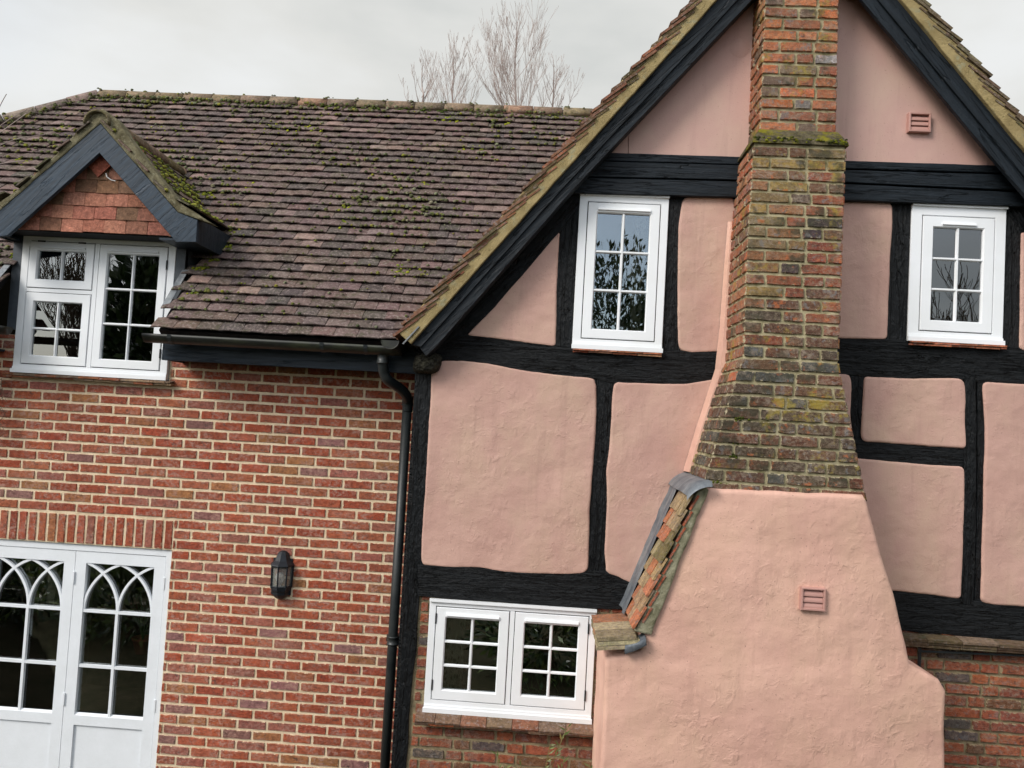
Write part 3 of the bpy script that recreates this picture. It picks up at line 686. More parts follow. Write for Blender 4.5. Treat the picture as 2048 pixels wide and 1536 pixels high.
def window(parent, x0, x1, z0, z1, yf, sashes, fr=(.055, .055, .075, .055), sill=.02, head=True, depth=.9, stile=.067):
    root = empty('casement_window', ((x0+x1)/2, yf, z0), parent)
    f = MB(); wl, wr2, wb, wt = fr
    f.ring(x0, x1, z0, z1, wl, wr2, wb, wt, yf, yf+.07, .003)
    f.box(x0-.004, x1+.004, yf-sill, yf+.0, z0-.002, z0+.028); f.box(x0+.002, x1-.002, yf-.008, yf+.0, z0+.028, z0+.045)
    if head: f.box(x0, x1, yf-.018, yf, z1-.014, z1+.006)
    ix0, ix1, iz0, iz1 = x0+wl, x1-wr2, z0+wb, z1-wt
    mull = sorted({s_[0] for s_ in sashes if s_[0] > 0})
    fo = f
    for s_ in sashes:
        pass
    # mullion / transom boxes given by gaps between sashes (dividers lie flush)
    for k, (a_, b_, c_, d_) in enumerate(sashes_div(sashes)):
        f.box(ix0+(ix1-ix0)*a_, ix0+(ix1-ix0)*b_, yf+.001, yf+.07, iz0+(iz1-iz0)*c_, iz0+(iz1-iz0)*d_)
    f.obj('frame', 'white', root)
    gk = MB(); gk.ring(ix0-.01, ix1+.01, iz0-.01, iz1+.01, .05, .05, .05, .05, yf+.012, yf+.05, .001)
    for k, (a_, b_, c_, d_) in enumerate(sashes_div(sashes)):
        e_ = .03
        gk.box(ix0+(ix1-ix0)*a_-(e_ if b_-a_ < .2 else 0), ix0+(ix1-ix0)*b_+(e_ if b_-a_ < .2 else 0), yf+.0125, yf+.05, iz0+(iz1-iz0)*c_-(e_ if d_-c_ < .2 else 0), iz0+(iz1-iz0)*d_+(e_ if d_-c_ < .2 else 0))
    gk.obj('gasket', 'gasket', root)
    for (a_, b_, c_, d_, nx, nz_, vent, hinge) in sashes:
        sx0, sx1 = ix0+(ix1-ix0)*a_+.0055, ix0+(ix1-ix0)*b_-.0055; sz0, sz1 = iz0+(iz1-iz0)*c_+.0055, iz0+(iz1-iz0)*d_-.0055
        sm = MB(); st = stile
        sm.ring(sx0, sx1, sz0, sz1, st, st, st, st*1.05, yf-.004, yf+.045, .007)
        gx0, gx1, gz0, gz1 = sx0+st, sx1-st, sz0+st, sz1-st*1.05
        bars(sm, gx0, gx1, gz0, gz1, nx, nz_, yf+.002, yf+.018)
        sm.obj('sash', 'white', root)
        pn = MB(); pn.box(gx0-.004, gx1+.004, yf+.020, yf+.023, gz0-.004, gz1+.004); pn.obj('glass', 'glass', root)
        sp = MB(); sp.ring(gx0-.003, gx1+.003, gz0-.003, gz1+.003, .008, .008, .008, .008, yf+.0245, yf+.04, .001); sp.obj('spacer', 'gasket', root)
        if vent:
            vm = MB(); k = (gx1-gx0)*(1-vent)/2
            vm.add([(gx0+k, yf-.004, gz1+.018), (gx1-k, yf-.004, gz1+.018), (gx1-k, yf-.018, gz1+.019), (gx0+k, yf-.018, gz1+.019), (gx0+k, yf-.004, gz1+.036), (gx1-k, yf-.004, gz1+.036), (gx1-k, yf-.014, gz1+.034), (gx0+k, yf-.014, gz1+.034)],
                   [(0, 1, 2, 3), (3, 2, 6, 7), (7, 6, 5, 4), (0, 3, 7, 4), (1, 5, 6, 2)]); vm.obj('trickle_vent', 'white', root)
        if hinge:
            hx_ = sx0-.002 if hinge == 'L' else sx1+.002
            for hz in (sz0+.1*(sz1-sz0), sz1-.18*(sz1-sz0)):
                hm = MB()
                if hinge == 'T':
                    hx2 = sx0+.12*(sx1-sx0) if hz < (sz0+sz1)/2 else sx1-.25*(sx1-sx0); hm.box(hx2, hx2+.06, yf-.008, yf-.0045, sz1-.004, sz1+.007)
                else: hm.box(hx_-.005, hx_+.005, yf-.009, yf-.0045, hz, hz+.07)
                hm.obj('hinge', 'gasket', root)
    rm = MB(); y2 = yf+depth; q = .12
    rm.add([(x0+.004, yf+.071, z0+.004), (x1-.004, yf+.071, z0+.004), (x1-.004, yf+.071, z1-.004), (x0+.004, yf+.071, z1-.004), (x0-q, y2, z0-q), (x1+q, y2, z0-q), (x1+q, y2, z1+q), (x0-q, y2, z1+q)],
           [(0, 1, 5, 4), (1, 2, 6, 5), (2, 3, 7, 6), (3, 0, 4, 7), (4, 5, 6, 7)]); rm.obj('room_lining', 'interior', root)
    return root
def sashes_div(s_):
    """divider rectangles in 0..1 window space stored on the list itself"""
    return DIV.get(id(s_), [])
DIV = {}
def sill_tiles(parent, x0, x1, z1, yb, pr, layers, pal, th_=.013, slope=.25, mat='tile_worn', pitch=.165):
    o = MB()
    for l in range(layers):
        x_ = x0-random.uniform(0, .08)
        while x_ < x1:
            w_ = min(pitch*random.uniform(.9, 1.08), x1-x_)
            if w_ < .02: break
            a_ = max(x_, x0)
            L = pr+.0-(.012*l)+random.uniform(-.006, .004)
            d = Vector((0, 1, slope)).normalized(); nn_ = Vector((0, -slope, 1)).normalized()
            o.frame3(Vector(((a_+x_+w_)/2, yb-L, z1-slope*L-th_*(l+1)-l*.004+random.uniform(-.003, .002))), d, uxx, nn_, L+.03, (x_+w_-a_)-.004, th_, pick(pal), bend=.001, jit=.002)
            x_ += w_
    if parent is None: return o
    return o.obj('sill', mat, parent)
TS = [(2, srgb(136, 112, 92)), (2, srgb(150, 92, 66)), (1, srgb(110, 92, 76)), (1, srgb(168, 140, 112))]
TS2 = [(2, srgb(176, 110, 80)), (1, srgb(150, 84, 60)), (1, srgb(190, 140, 110))]
s_l = [(0, .475, .615, 1, 2, 1, 1.0, 'T'), (0, .475, 0, .585, 2, 2, 0, None), (.505, 1, 0, 1, 2, 3, 1.0, 'R')]
DIV[id(s_l)] = [(.475, .505, 0, 1), (0, .475, .585, .615)]
w_l = window(wing, VX0, VX1, VZ0, VZ1, -.03, s_l, fr=(.058, .058, .066, .045))
sill_tiles(w_l, VX0-.05, VX1+.055, VZ0-.002, -.0, .075, 2, TS, slope=.12)
# ---- french doors
fd = empty('french_doors', ((DX0+DX1)/2, 0, 0), wing); yd = .02
fr = MB(); fr.ring(DX0, DX1, -.02, DZ, .05, .05, .05, .055, yd, yd+.1, .002); fr.obj('frame', 'paint', fd)
gm = at(153, 1100, .03).x
for lx0, lx1 in ((DX0+.053, gm-.002), (gm+.002, DX1-.053)):
    lf = empty('door_leaf', ((lx0+lx1)/2, yd, 0), fd); lm = MB(); st = .085
    yl = yd+.006; zt = DZ-.058; zg1 = at(240, 1130, .03).z; zt0 = at(235, 1226, .03).z; zb1 = at(225, 1336, .03).z; zg0 = at(215, 1434, .03).z
    gx0, gx1 = lx0+st, lx1-st
    lm.box(lx0, gx0, yl, yl+.045, .04, zt); lm.box(gx1, lx1, yl, yl+.045, .04, zt)
    lm.box(gx0, gx1, yl, yl+.045, zg1, zt); zp = zg0-.075
    lm.box(gx0, gx1, yl, yl+.045, zp, zg0-.003); lm.box(gx0, gx1, yl, yl+.045, .04, .22)
    lm.add([(gx0, yl+.016, .22), (gx1, yl+.016, .22), (gx1, yl+.016, zp), (gx0, yl+.016, zp)], [(0, 1, 2, 3)])
    lm.add([(gx0, yl+.001, zg0-.003), (gx1, yl+.001, zg0-.003), (gx1, yl+.02, zg0+.014), (gx0, yl+.02, zg0+.014)], [(0, 1, 2, 3)])
    bw_ = .021; yb_ = yl+.004; yc = yl+.03; xm = (gx0+gx1)/2
    lm.box(xm-bw_/2, xm+bw_/2, yb_, yc, zg0, zt0-.002)
    for z_ in (zt0, zb1): 
        lm.box(gx0, xm-bw_/2, yb_+.001, yc, z_-bw_/2, z_+bw_/2); lm.box(xm+bw_/2, gx1, yb_+.001, yc, z_-bw_/2, z_+bw_/2)
    lm.box(xm-bw_/2, xm+bw_/2, yb_+.0005, yc, zt0-.002, zt0+.01)
    hh = zg1-zt0; ww = (gx1-gx0)/2; rr = (ww*ww+hh*hh)/(2*ww)
    for q, (xs, dr_) in enumerate(((gx0, 1), (xm, -1), (xm, 1), (gx1, -1))):
        vs = []; tm = math.asin(hh/rr); n_ = 14; dy = .0007*q
        for i in range(n_+1):
            t = tm*i/n_
            for rad in (rr+bw_/2*.9, rr-bw_/2*.9):
                X = xs+dr_*(rr-rad*math.cos(t)); Z = zt0+.0+rad*math.sin(t)
                X = min(max(X, gx0), gx1); Z = min(Z, zg1)
                vs += [(X, yb_+.002+dy, Z), (X, yc, Z)]
        fs = []
        for i in range(n_):
            o = i*4; fs += [(o, o+2, o+6, o+4), (o, o+4, o+5, o+1), (o+2, o+3, o+7, o+6)]
        lm.add(vs, fs)
    lm.obj('leaf_frame', 'paint', lf)
    pn = MB(); pn.box(gx0-.005, gx1+.005, yc+.001, yc+.004, zg0, zg1+.005); pn.obj('glass', 'old_glass', lf)
    hx_ = lx1+.001 if lx0 > gm else gm-.001
    for z_ in (1.78, .86): hg = MB(); hg.box(hx_-.007, hx_+.007, yd-.006, yl, z_-.045, z_+.045); hg.obj('hinge', 'paint', lf)
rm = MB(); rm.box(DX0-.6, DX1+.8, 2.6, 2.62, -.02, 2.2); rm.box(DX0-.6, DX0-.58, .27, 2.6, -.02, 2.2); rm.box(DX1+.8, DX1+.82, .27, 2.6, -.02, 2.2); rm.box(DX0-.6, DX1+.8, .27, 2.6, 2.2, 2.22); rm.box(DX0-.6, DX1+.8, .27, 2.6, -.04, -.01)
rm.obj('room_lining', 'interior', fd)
rp_ = MB(); q1 = at(100, 1110, .6); rp_.box(q1.x, q1.x+.07, .60, .66, at(95, 1206, .6).z, 2.19); rp_.obj('interior_post', 'interior_wall', fd); rp_ = MB(); rp_.box(-3.3, -2.82, 1.5, 1.55, 0, 2.19); rp_.obj('interior_door', 'interior_wall', fd)
pt = empty('plant_pot', at(283, 1306, .5)); tag(pt, 'dark terracotta pot standing inside the right door leaf of the french doors', 'plant pot')
pm_ = MB(); b_ = at(283, 1306, .5); pm_.lathe(b_, [(0, 0), (.05, 0), (.075, .11), (.082, .11), (.082, .13), (.07, .13), (.065, .1), (0, .1)], 16); pm_.obj('pot', 'terracotta', pt, True)
pm_ = MB(); 
for i in range(9):
    t = random.uniform(0, 6.28); r_ = random.uniform(.04, .12); p = b_+Vector((0, 0, .1)); q = p+Vector((math.cos(t)*r_, math.sin(t)*r_, random.uniform(.2, .45)))
    pm_.tube([p, (p+q)/2+Vector((0, 0, .05)), q], .004, 4, (.04, .08, .02))
pm_.obj('stems', 'leaf', pt)
# curtains
def curtain(x0, x1, z0, z1, y, mat, label, sides=1):
    cm = MB(); n_ = 40; vs = []; uv = []
    for i in range(n_+1):
        t = i/n_; yy = y+.022*math.sin(t*(x1-x0)*75); xx = x0+(x1-x0)*t
        for z_ in (z0, z1):
            for d in (0, .004): vs.append((xx, yy+d, z_)); uv.append((xx, z_))
    fs = []
    for i in range(n_):
        o = i*4; fs += [(o, o+4, o+6, o+2), (o+1, o+3, o+7, o+5), (o, o+1, o+5, o+4), (o+2, o+6, o+7, o+3)]
    fs += [(0, 2, 3, 1), (n_*4, n_*4+1, n_*4+3, n_*4+2)]
    cm.add(vs, fs, (1, 1, 1), uv); tag(cm.obj('curtain', mat, None, True), label, 'curtain')
curtain(at(100, 650, .1).x, at(128, 650, .1).x, 3.36, 4.36, .1, 'curtain', 'patterned beige curtain behind the left casement of the dormer window')
curtain(at(78, 650, .08).x, at(98, 650, .08).x, 3.36, 4.36, .13, 'net', 'plain pale curtain lining at the far left of the dormer window')
curtain(at(306, 620, .1).x, at(335, 620, .1).x, 3.36, 4.36, .1, 'curtain', 'patterned beige curtain behind the right casement of the dormer window')
# ---- timber gable windows
gab = tag(empty('timber_framed_house', (1, -.5, 0)), 'black and pink timber framed cottage gable with steep tiled roof', 'house')
GY = -.5
B1 = (-.712, .427, 1.170, 1.925); B2 = (.164, .779, 3.695, 4.778); B3 = (2.422, 3.050, 3.866, 4.803)
s1 = [(0, 1, 0, 1, 2, 3, 1.0, None)]
w1 = window(gab, B2[0], B2[1], B2[2], B2[3], GY-.012, s1, fr=(.057, .052, .070, .058)); sill_tiles(w1, B2[0]+.005, B2[1], B2[2]-.003, GY-.02, .012, 2, TS2, slope=.1, th_=.010)
s2 = [(0, 1, 0, 1, 2, 3, .68, None)]
w2 = window(gab, B3[0], B3[1], B3[2], B3[3], GY-.012, s2, fr=(.072, .072, .070, .075), stile=.072); sill_tiles(w2, B3[0]+.01, B3[1]+.01, B3[2]-.003, GY-.02, .03, 2, TS2, slope=.1, th_=.011)
s3 = [(0, .485, 0, 1, 2, 3, 1.0, 'L'), (.515, 1, 0, 1, 2, 3, 1.0, 'R')]; DIV[id(s3)] = [(.485, .515, 0, 1)]
w3 = window(gab, B1[0], B1[1], B1[2], B1[3], GY-.0, s3, fr=(.046, .046, .078, .046)); sill_tiles(w3, B1[0]-.045, B1[1]+.015, B1[2]+.004, GY-.0, .085, 2, [(2, srgb(120, 96, 78)), (1, srgb(140, 96, 74)), (.5, srgb(180, 104, 70))], slope=.5, th_=.016, pitch=.17)
curtain(at(1262, 600, -.38).x, at(1284, 600, -.38).x, 3.74, 4.72, -.38, 'curtain', 'patterned beige curtain behind the tall window left of the chimney')
curtain(at(890, 1350, -.36).x, at(925, 1350, -.36).x, 1.2, 1.9, -.36, 'curtain', 'dim patterned curtain behind the left casement of the ground floor window')
# ---- backing wall with openings
bw2 = MB(); tri = []
gl, gr = -.93, 5.2
L1a = at(1435, 0, -.7); L1b = at(822, 690, -.7); R1a = at(1796, 0, -.7); R1b = at(2048, 304, -.7)
ml = (L1a.z-L1b.z)/(L1a.x-L1b.x); mr_ = (R1a.z-R1b.z)/(R1a.x-R1b.x)
apx = (R1a.z-mr_*R1a.x-L1a.z+ml*L1a.x)/(ml-mr_); apz = L1a.z+ml*(apx-L1a.x)
def hole(b_, e_=.004): return [(b_[0]-e_+.01, b_[2]-e_+.01), (b_[1]+e_-.01, b_[2]-e_+.01), (b_[1]+e_-.01, b_[3]+e_-.01), (b_[0]-e_+.01, b_[3]+e_-.01)]
holed(bw2, [(gl+.01, -.1), (gr, -.1), (gr, apz+mr_*(gr-apx)-.1), (apx, apz-.1), (gl+.01, max(3.6, apz+ml*(gl-apx)-.1))], [hole(B1), hole(B2), hole(B3)], GY+.06, .2)
bw2.box(gl+.01, gl+.2, GY+.26, .3, -.1, 3.7); bw2.obj('wall_core', 'timber', gab)
# ---- panels
def panel(name, pts, Y=GY-.009, mat='pink', bevel=.016, rnd=1, jit=.004, th_=.05, seg=3, seed=0, **k):
    m_ = MB(); slab(m_, pts, Y, th_, bevel=bevel, jit=jit, rnd=rnd, seg=seg, seed=seed, **k); return m_.obj(name, mat, gab, False)
PN = [[(1120, 460), (1115, 560), (1112, 694), (1020, 682), (932, 671), (985, 612), (1050, 537)],
 [(1366, 396), (1385, 389), (1466, 391), (1480, 440), (1480, 704), (1380, 706), (1360, 700), (1356, 680), (1355, 560), (1357, 450)],
 [(868, 731), (882, 720), (930, 720), (985, 727), (1060, 742), (1150, 752), (1188, 755), (1194, 772), (1192, 870), (1186, 940), (1180, 1020), (1177, 1138), (1168, 1148), (1120, 1150), (1060, 1148), (1000, 1145), (960, 1136), (900, 1136), (846, 1132), (841, 1120), (843, 1060), (848, 1000), (855, 880), (860, 800), (862, 745)],
 [(1228, 763), (1300, 766), (1370, 767), (1437, 756), (1480, 760), (1480, 980), (1350, 1010), (1300, 1180), (1252, 1164), (1235, 1154), (1212, 1148), (1209, 1100), (1214, 1020), (1212, 940), (1220, 880), (1224, 800)],
 [(1630, 403), (1786, 404), (1787, 440), (1783, 500), (1778, 600), (1776, 679), (1630, 677)],
 [(2043, 460), (2075, 475), (2075, 704), (2040, 701)],
 [(1640, 747), (1698, 747), (1704, 760), (1702, 830), (1710, 890), (1640, 890)],
 [(1729, 752), (1830, 757), (1895, 755), (1931, 758), (1934, 800), (1932, 850), (1935, 898), (1860, 893), (1800, 888), (1728, 884), (1723, 870), (1727, 800)],
 [(1680, 915), (1718, 917), (1800, 924), (1870, 930), (1931, 933), (1931, 1000), (1928, 1100), (1924, 1199), (1860, 1190), (1787, 1183), (1680, 1175)],
 [(1967, 763), (2030, 767), (2090, 769), (2090, 1216), (1990, 1211), (1962, 1205), (1965, 1100), (1969, 950), (1972, 850), (1966, 790)]]
for i, q in enumerate(PN): panel('plaster_panel', q, seed=i*3, Y=GY-.008-.0006*i)
U = [[(1256, 262), (1256, 309), (1190, 307), (1190, 320), (1216, 290)], [(1257, 261), (1560, -70), (1560, 318), (1257, 309)],
     [(1640, 322), (1640, -100), (1700, -60), (1976, 300), (1976, 333)], [(1977, 300), (2030, 370), (2030, 336), (1977, 332)]]
for i, q in enumerate(U): panel('gable_board', q, Y=GY-.02, mat='pink_board', bevel=.002, rnd=0, jit=0, th_=.02, seg=1)
bump_ = MB(); cb = at(1480, 96, GY-.02); bump_.lathe((0, 0, 0), [(.07, 0), (.055, .004), (.03, .008), (0, .009)], 20)
bump_.v = [(cb.x+x_, cb.y-z_, cb.z+y_) for x_, y_, z_ in bump_.v]; bump_.obj('plaster_boss', 'pink_board', gab, True)
# ---- timbers
def timber(name, pts, Y, ax, th_=.06, mat='timber', jit=.004, bevel=.006, seed=0, rnd=0):
    m_ = MB(); slab(m_, pts, Y, th_, bevel=bevel, jit=jit, axis=ax, seed=seed, rnd=rnd, seg=2); return m_.obj(name, mat, gab)
T0 = GY-.0
timber('tie_beam', [(826, 700), (840, 688), (929, 668), (1112, 691), (1145, 696), (1325, 702), (1357, 701), (1500, 701), (1500, 770), (1437, 759), (1430, 768), (1360, 770), (1230, 767), (1190, 758), (1150, 756), (1060, 746), (985, 731), (925, 724), (880, 724), (840, 728)], T0-.004, (1, 0), jit=.005, seed=1)
timber('corner_post', [(830, 735), (828, 800), (822, 1000), (812, 1100), (804, 1250), (796, 1400), (786, 1536), (780, 1640), (806, 1640), (812, 1536), (820, 1400), (833, 1290), (838, 1190), (846, 1130), (846, 1060), (852, 1000), (858, 880), (866, 808), (864, 800), (866, 730)], T0-.001, (0, 1), th_=.4, jit=.005, seed=2)
timber('stud', [(1188, 752), (1189, 800), (1188, 870), (1181, 940), (1175, 1020), (1174, 1160), (1216, 1160), (1215, 1100), (1219, 1020), (1217, 940), (1225, 880), (1230, 800), (1234, 756)], T0+.002, (0, 1), seed=3)
timber('mid_rail', [(834, 1128), (900, 1132), (960, 1132), (1000, 1141), (1060, 1144), (1120, 1146), (1178, 1142), (1212, 1142), (1240, 1152), (1300, 1165), (1300, 1225), (1237, 1219), (1195, 1218), (1030, 1207), (860, 1195), (836, 1193)], T0-.007, (1, 0), jit=.005, seed=4)
timber('stud', [(1108, 470), (1125, 440), (1160, 396), (1160, 420), (1152, 600), (1148, 700), (1108, 698), (1110, 560)], T0+.001, (0, 1), seed=5)
timber('stud', [(1333, 390), (1372, 390), (1362, 430), (1360, 560), (1360, 706), (1322, 706), (1328, 560)], T0+.003, (0, 1), seed=6)
timber('principal_rafter', [(870, 694), (930, 674), (990, 614), (1056, 538), (1126, 455), (1162, 408), (1162, 370), (1100, 400)], T0-.010, (.72, .69), jit=.004, seed=7)
timber('brace', [(2005, 412), (2075, 500), (2075, 380), (2040, 350), (1990, 400)], T0-.006, (.6, -.8), jit=.002, seed=8)
timber('stud', [(1783, 400), (1826, 402), (1820, 560), (1814, 683), (1773, 682), (1776, 600), (1781, 500), (1784, 440)], T0+.002, (0, 1), seed=9)
timber('stud', [(2006, 410), (2047, 440), (2044, 600), (2043, 704), (2003, 697)], T0+.001, (0, 1), seed=10)
timber('tie_beam', [(1640, 673), (1780, 678), (1812, 680), (2010, 690), (2048, 697), (2300, 715), (2300, 790), (2048, 772), (2030, 771), (1975, 768), (1930, 760), (1860, 760), (1770, 757), (1700, 752), (1640, 750)], T0-.004, (1, 0), jit=.005, seed=11)
timber('stud', [(1700, 745), (1732, 748), (1731, 800), (1727, 870), (1730, 890), (1706, 890), (1704, 850), (1699, 790)], T0+.002, (0, 1), seed=12)
timber('rail', [(1700, 878), (1800, 884), (1937, 894), (1937, 937), (1870, 934), (1800, 928), (1700, 920)], T0-.001, (1, 0), seed=13)
timber('stud', [(1930, 752), (1952, 754), (1954, 900), (1951, 1100), (1948, 1212), (1920, 1208), (1926, 1100), (1928, 950)], T0-.010, (0, 1), seed=14)
timber('stud', [(1955, 752), (1972, 758), (1976, 850), (1973, 950), (1970, 1100), (1967, 1212), (1949, 1212), (1952, 1100), (1955, 950)], T0+.000, (0, 1), seed=15)
timber('mid_rail', [(1760, 1178), (1860, 1188), (1925, 1198), (1990, 1208), (2048, 1212), (2300, 1225), (2300, 1305), (2048, 1284), (1810, 1262), (1760, 1260)], T0-.007, (1, 0), jit=.005, seed=16)
# lapped boards under the gable triangle
for sd_, rows in ((0, [[(1212, 305), (1600, 317), (1600, 332), (1198, 321)], [(1200, 322), (1600, 334), (1600, 362), (1165, 353)], [(1168, 355), (1600, 366), (1600, 397), (1140, 386)]]),
                  (1, [[(1600, 318), (2005, 331), (2018, 346), (1600, 334)], [(1600, 337), (2012, 349), (2045, 381), (1600, 360)], [(1600, 363), (2040, 385), (2075, 414), (1600, 397)]])):
    for k, q in enumerate(rows): 
        m_ = MB(); slab(m_, q, GY-.034-.008*k, .1, bevel=.004, jit=.0012, axis=(1, 0), seed=k+20*sd_); m_.obj('weatherboard', 'board', gab)
        
# wall plate end: cracked block of end grain
bl = MB(); cpt = at(853, 726, GY-.06); vs = []; n1, n2 = 14, 8
for i in range(n2+1):
    for j in range(n1):
        t = 2*math.pi*j/n1; ph = i/n2; rad = (math.cos(ph*math.pi/2)**.35 if i < n2 else 0)
        cx = math.copysign(abs(math.cos(t))**.6, math.cos(t))*.098*rad; cz = math.copysign(abs(math.sin(t))**.6, math.sin(t))*.072*rad
        k = 1+.12*noise.noise(Vector((cx*22, cz*22, i)))
        vs.append((cpt.x+cx*k+.012*cz/.07, GY+.05-.16*math.sin(ph*math.pi/2)**.6, cpt.z+cz*k))
bl.add(vs, [(i*n1+j, i*n1+(j+1) % n1, (i+1)*n1+(j+1) % n1, (i+1)*n1+j) for i in range(n2) for j in range(n1)])
bl.obj('wall_plate_end', 'endgrain', gab, True)
# ---- barge boards (two stepped boards each side)
def barge(name, pts, Y, ax, th_=.03): m_ = MB(); slab(m_, pts, Y, th_, bevel=.003, jit=.0006, axis=ax); m_.obj(name, 'board', gab)
apT = (1626, -205)
barge('barge_board', [(822, 690), (1100, 360), (1435, 0), (1626, -205), (1626, -165), (1475, 0), (1118, 385), (842, 694)], -.70, (.7, .72))
barge('barge_board', [(838, 694), (1118, 383), (1475, -2), (1626, -167), (1626, -125), (1504, 0), (1216, 305), (1138, 388), (872, 694), (852, 712)], -.685, (.7, .72), .11)
barge('barge_board', [(1626, -205), (1796, 0), (2048, 304), (2460, 801), (2415, 801), (2048, 352), (1757, 0), (1626, -165)], -.70, (.62, -.78))
barge('barge_board', [(1626, -167), (1757, -2), (2048, 350), (2415, 799), (2380, 799), (2048, 388), (1995, 327), (1723, 0), (1626, -125)], -.685, (.62, -.78), .03)
# verge bedding + tile ends + roof slopes
for sgn, a_, b_, oa, ob_, c0, mt in ((-1, at(822, 688, -.72), Vector((apx, 0, apz)), None, None, [(3, srgb(128, 90, 70)), (2, srgb(112, 84, 68)), (1, srgb(150, 98, 72)), (1, srgb(98, 84, 60))], 'tile'),
                             (1, at(2460, 800, -.72), Vector((apx, 0, apz)), None, None, [(3, srgb(110, 98, 76)), (2, srgb(100, 84, 66)), (1, srgb(124, 120, 84))], 'tile_mossy')):
    a_ = Vector((a_.x, 0, a_.z)); d = (b_-a_); L = d.length; d.normalize(); nn_ = Vector((-d.z, 0, d.x)) if sgn < 0 else Vector((d.z, 0, -d.x))
    if nn_.z < 0: nn_ = -nn_
    hw = .115
    m_ = MB(); q = [a_-nn_*.0, b_-nn_*.0, b_+nn_*hw, a_+nn_*hw]
    slab(m_, [(p.x, p.z) for p in q], -.73, .09, bevel=.006, jit=.004, world=True, seg=2); m_.obj('verge_mortar', 'verge' if sgn < 0 else 'verge', gab)
    m_ = MB(); q = [a_-nn_*.035, b_-nn_*.035, b_+nn_*.09, a_+nn_*.09]
    slab(m_, [(p.x, p.z) for p in q], -.63, 5.5, bevel=0, jit=0, world=True); m_.obj('roof_deck', 'gasket', gab)
    tm = MB(); k = 0; s_ = -.04
    while s_ < L-.05:
        tl = math.radians(12.5+random.uniform(-2.5, 2.5)); dr_ = d*math.cos(tl)-nn_*math.sin(tl); n2_ = nn_*math.cos(tl)+d*math.sin(tl)
        off = .128+random.uniform(-.007, .007)
        y_ = -.745+random.uniform(-.008, .008)
        for j in range(9):
            wd = TW if j < 6 else (4.9-6*TW)/3
            o = a_+d*(s_+random.uniform(-.006, .006))+nn_*(off+random.uniform(-.003, .003)); o.y = y_+wd/2; y_ += wd
            tm.frame3(o-n2_*.013, dr_, Vector((0, 1, 0)), n2_, .2, wd-.003, .014 if j else .017, pick(c0), bend=.003 if j < 6 else 0)
        # second sliver: undercloak / doubled tile
        o = a_+d*(s_+.055+random.uniform(-.012, .012))+nn_*(off-.05+random.uniform(-.006, .006)); o.y = -.735+.05
        if random.random() < .95: tm.frame3(o, dr_, Vector((0, 1, 0)), n2_, random.uniform(.08, .15), .1, .011, pick(c0))
        s_ += .1; k += 1
    tm.obj('roof', mt, gab)
m_ = MB(); ridge(m_, Vector((apx, -.75, apz+.16)), Vector((apx, 4.5, apz+.16)), .11, .3, cols=RC); m_.obj('ridge_tiles', 'tile_mossy', gab, True)
# little stop end of the side gutter of the gable, seen end on
sg = empty('gutter', at(783, 685, -.72)); tag(sg, 'dark half round gutter seen end on under the gable verge corner', 'gutter')
m_ = MB(); cgt = at(781, 681, -.70); k = 12; vs = []
for y_ in (-.71, -.1):
    for q in range(k+1):
        t = math.pi*q/k; vs.append((cgt.x+math.cos(t)*.058, y_, cgt.z-math.sin(t)*.056))
m_.add(vs, [(q, q+1, k+2+q, k+1+q) for q in range(k)]+[tuple(range(k+1)), tuple(range(k+1, 2*k+2))]); m_.obj('channel', 'gutter', sg)
m_ = MB(); m_.tube([(cgt.x+math.cos(math.pi*q/k)*.060, -.713, cgt.z-math.sin(math.pi*q/k)*.058) for q in range(k+1)], .003, 5); m_.obj('stop_end_rim', 'gutter', sg)
m_ = MB(); p, q = at(806, 688, -.735), at(838, 653, -.735); m_.tube([p, q], .006, 6); m_.obj('verge_clip', 'lead', gab)
# ---- old brickwork below
def old_wall(name, x0, x1, z0_, z1_, Y, holes_, edgeL=None, pal=OLD, mb=None):
    m_ = MB(); z_ = z0_; r_ = 0; Pq = lambda u_, v_, d: Vector((u_, Y-d, v_))
    while z_ < z1_-.02:
        u_ = x0-(.0 if r_ % 2 else .17)+random.uniform(-.02, .02); k = r_ % 2
        xl = edgeL(z_) if edgeL else x0
        while u_ < x1:
            w_ = (.225 if k % 2 == 0 else .108)*random.uniform(.96, 1.04); k += 1
            a1, b1 = max(u_, xl), min(u_+w_, x1); u_ += w_+.013
            segs = [(a1, b1)]
            for h in holes_:
                if z_+.06 > h[2]-.01 and z_ < h[3]:
                    ns = []
                    for s0, s1_ in segs:
                        if s1_ <= h[0] or s0 >= h[1]: ns.append((s0, s1_)); continue
                        if h[0]-s0 > .02: ns.append((s0, h[0]-.004))
                        if s1_-h[1] > .02: ns.append((h[1]+.006, s1_))
                    segs = ns
            for s0, s1_ in segs:
                if s1_-s0 > .02: brick(m_, Pq, s0, s1_, z_, z_+.062+random.uniform(-.003, .003), pick(pal), out_=.008, rd=.02, jit=.003)
        z_ += .0755; r_ += 1
    m_.obj(name, 'old_brick', gab)
    return m_
mw = MB(); holed(mw, [(-.86, -.05), (3.7, -.05), (3.7, 2.15), (-.86, 2.15)], [hole(B1)], GY+.02, .03); mw.obj('mortar_joints', 'old_mortar', gab)
eL = lambda z_: at(838, 1190, GY).x+(z_-1.95)*(at(838, 1190, GY).x-at(812, 1536, GY).x)/(at(838, 1190, GY).z-at(812, 1536, GY).z)+.02
old_wall('brickwork', -.9, .62, 0.02, 2.12, GY+.018, [(B1[0], B1[1], B1[2]-.06, B1[3]+.05)], eL)
random.seed(5)
old_wall('brickwork', 2.2, 3.7, 0.02, 2.02, GY+.012, [])
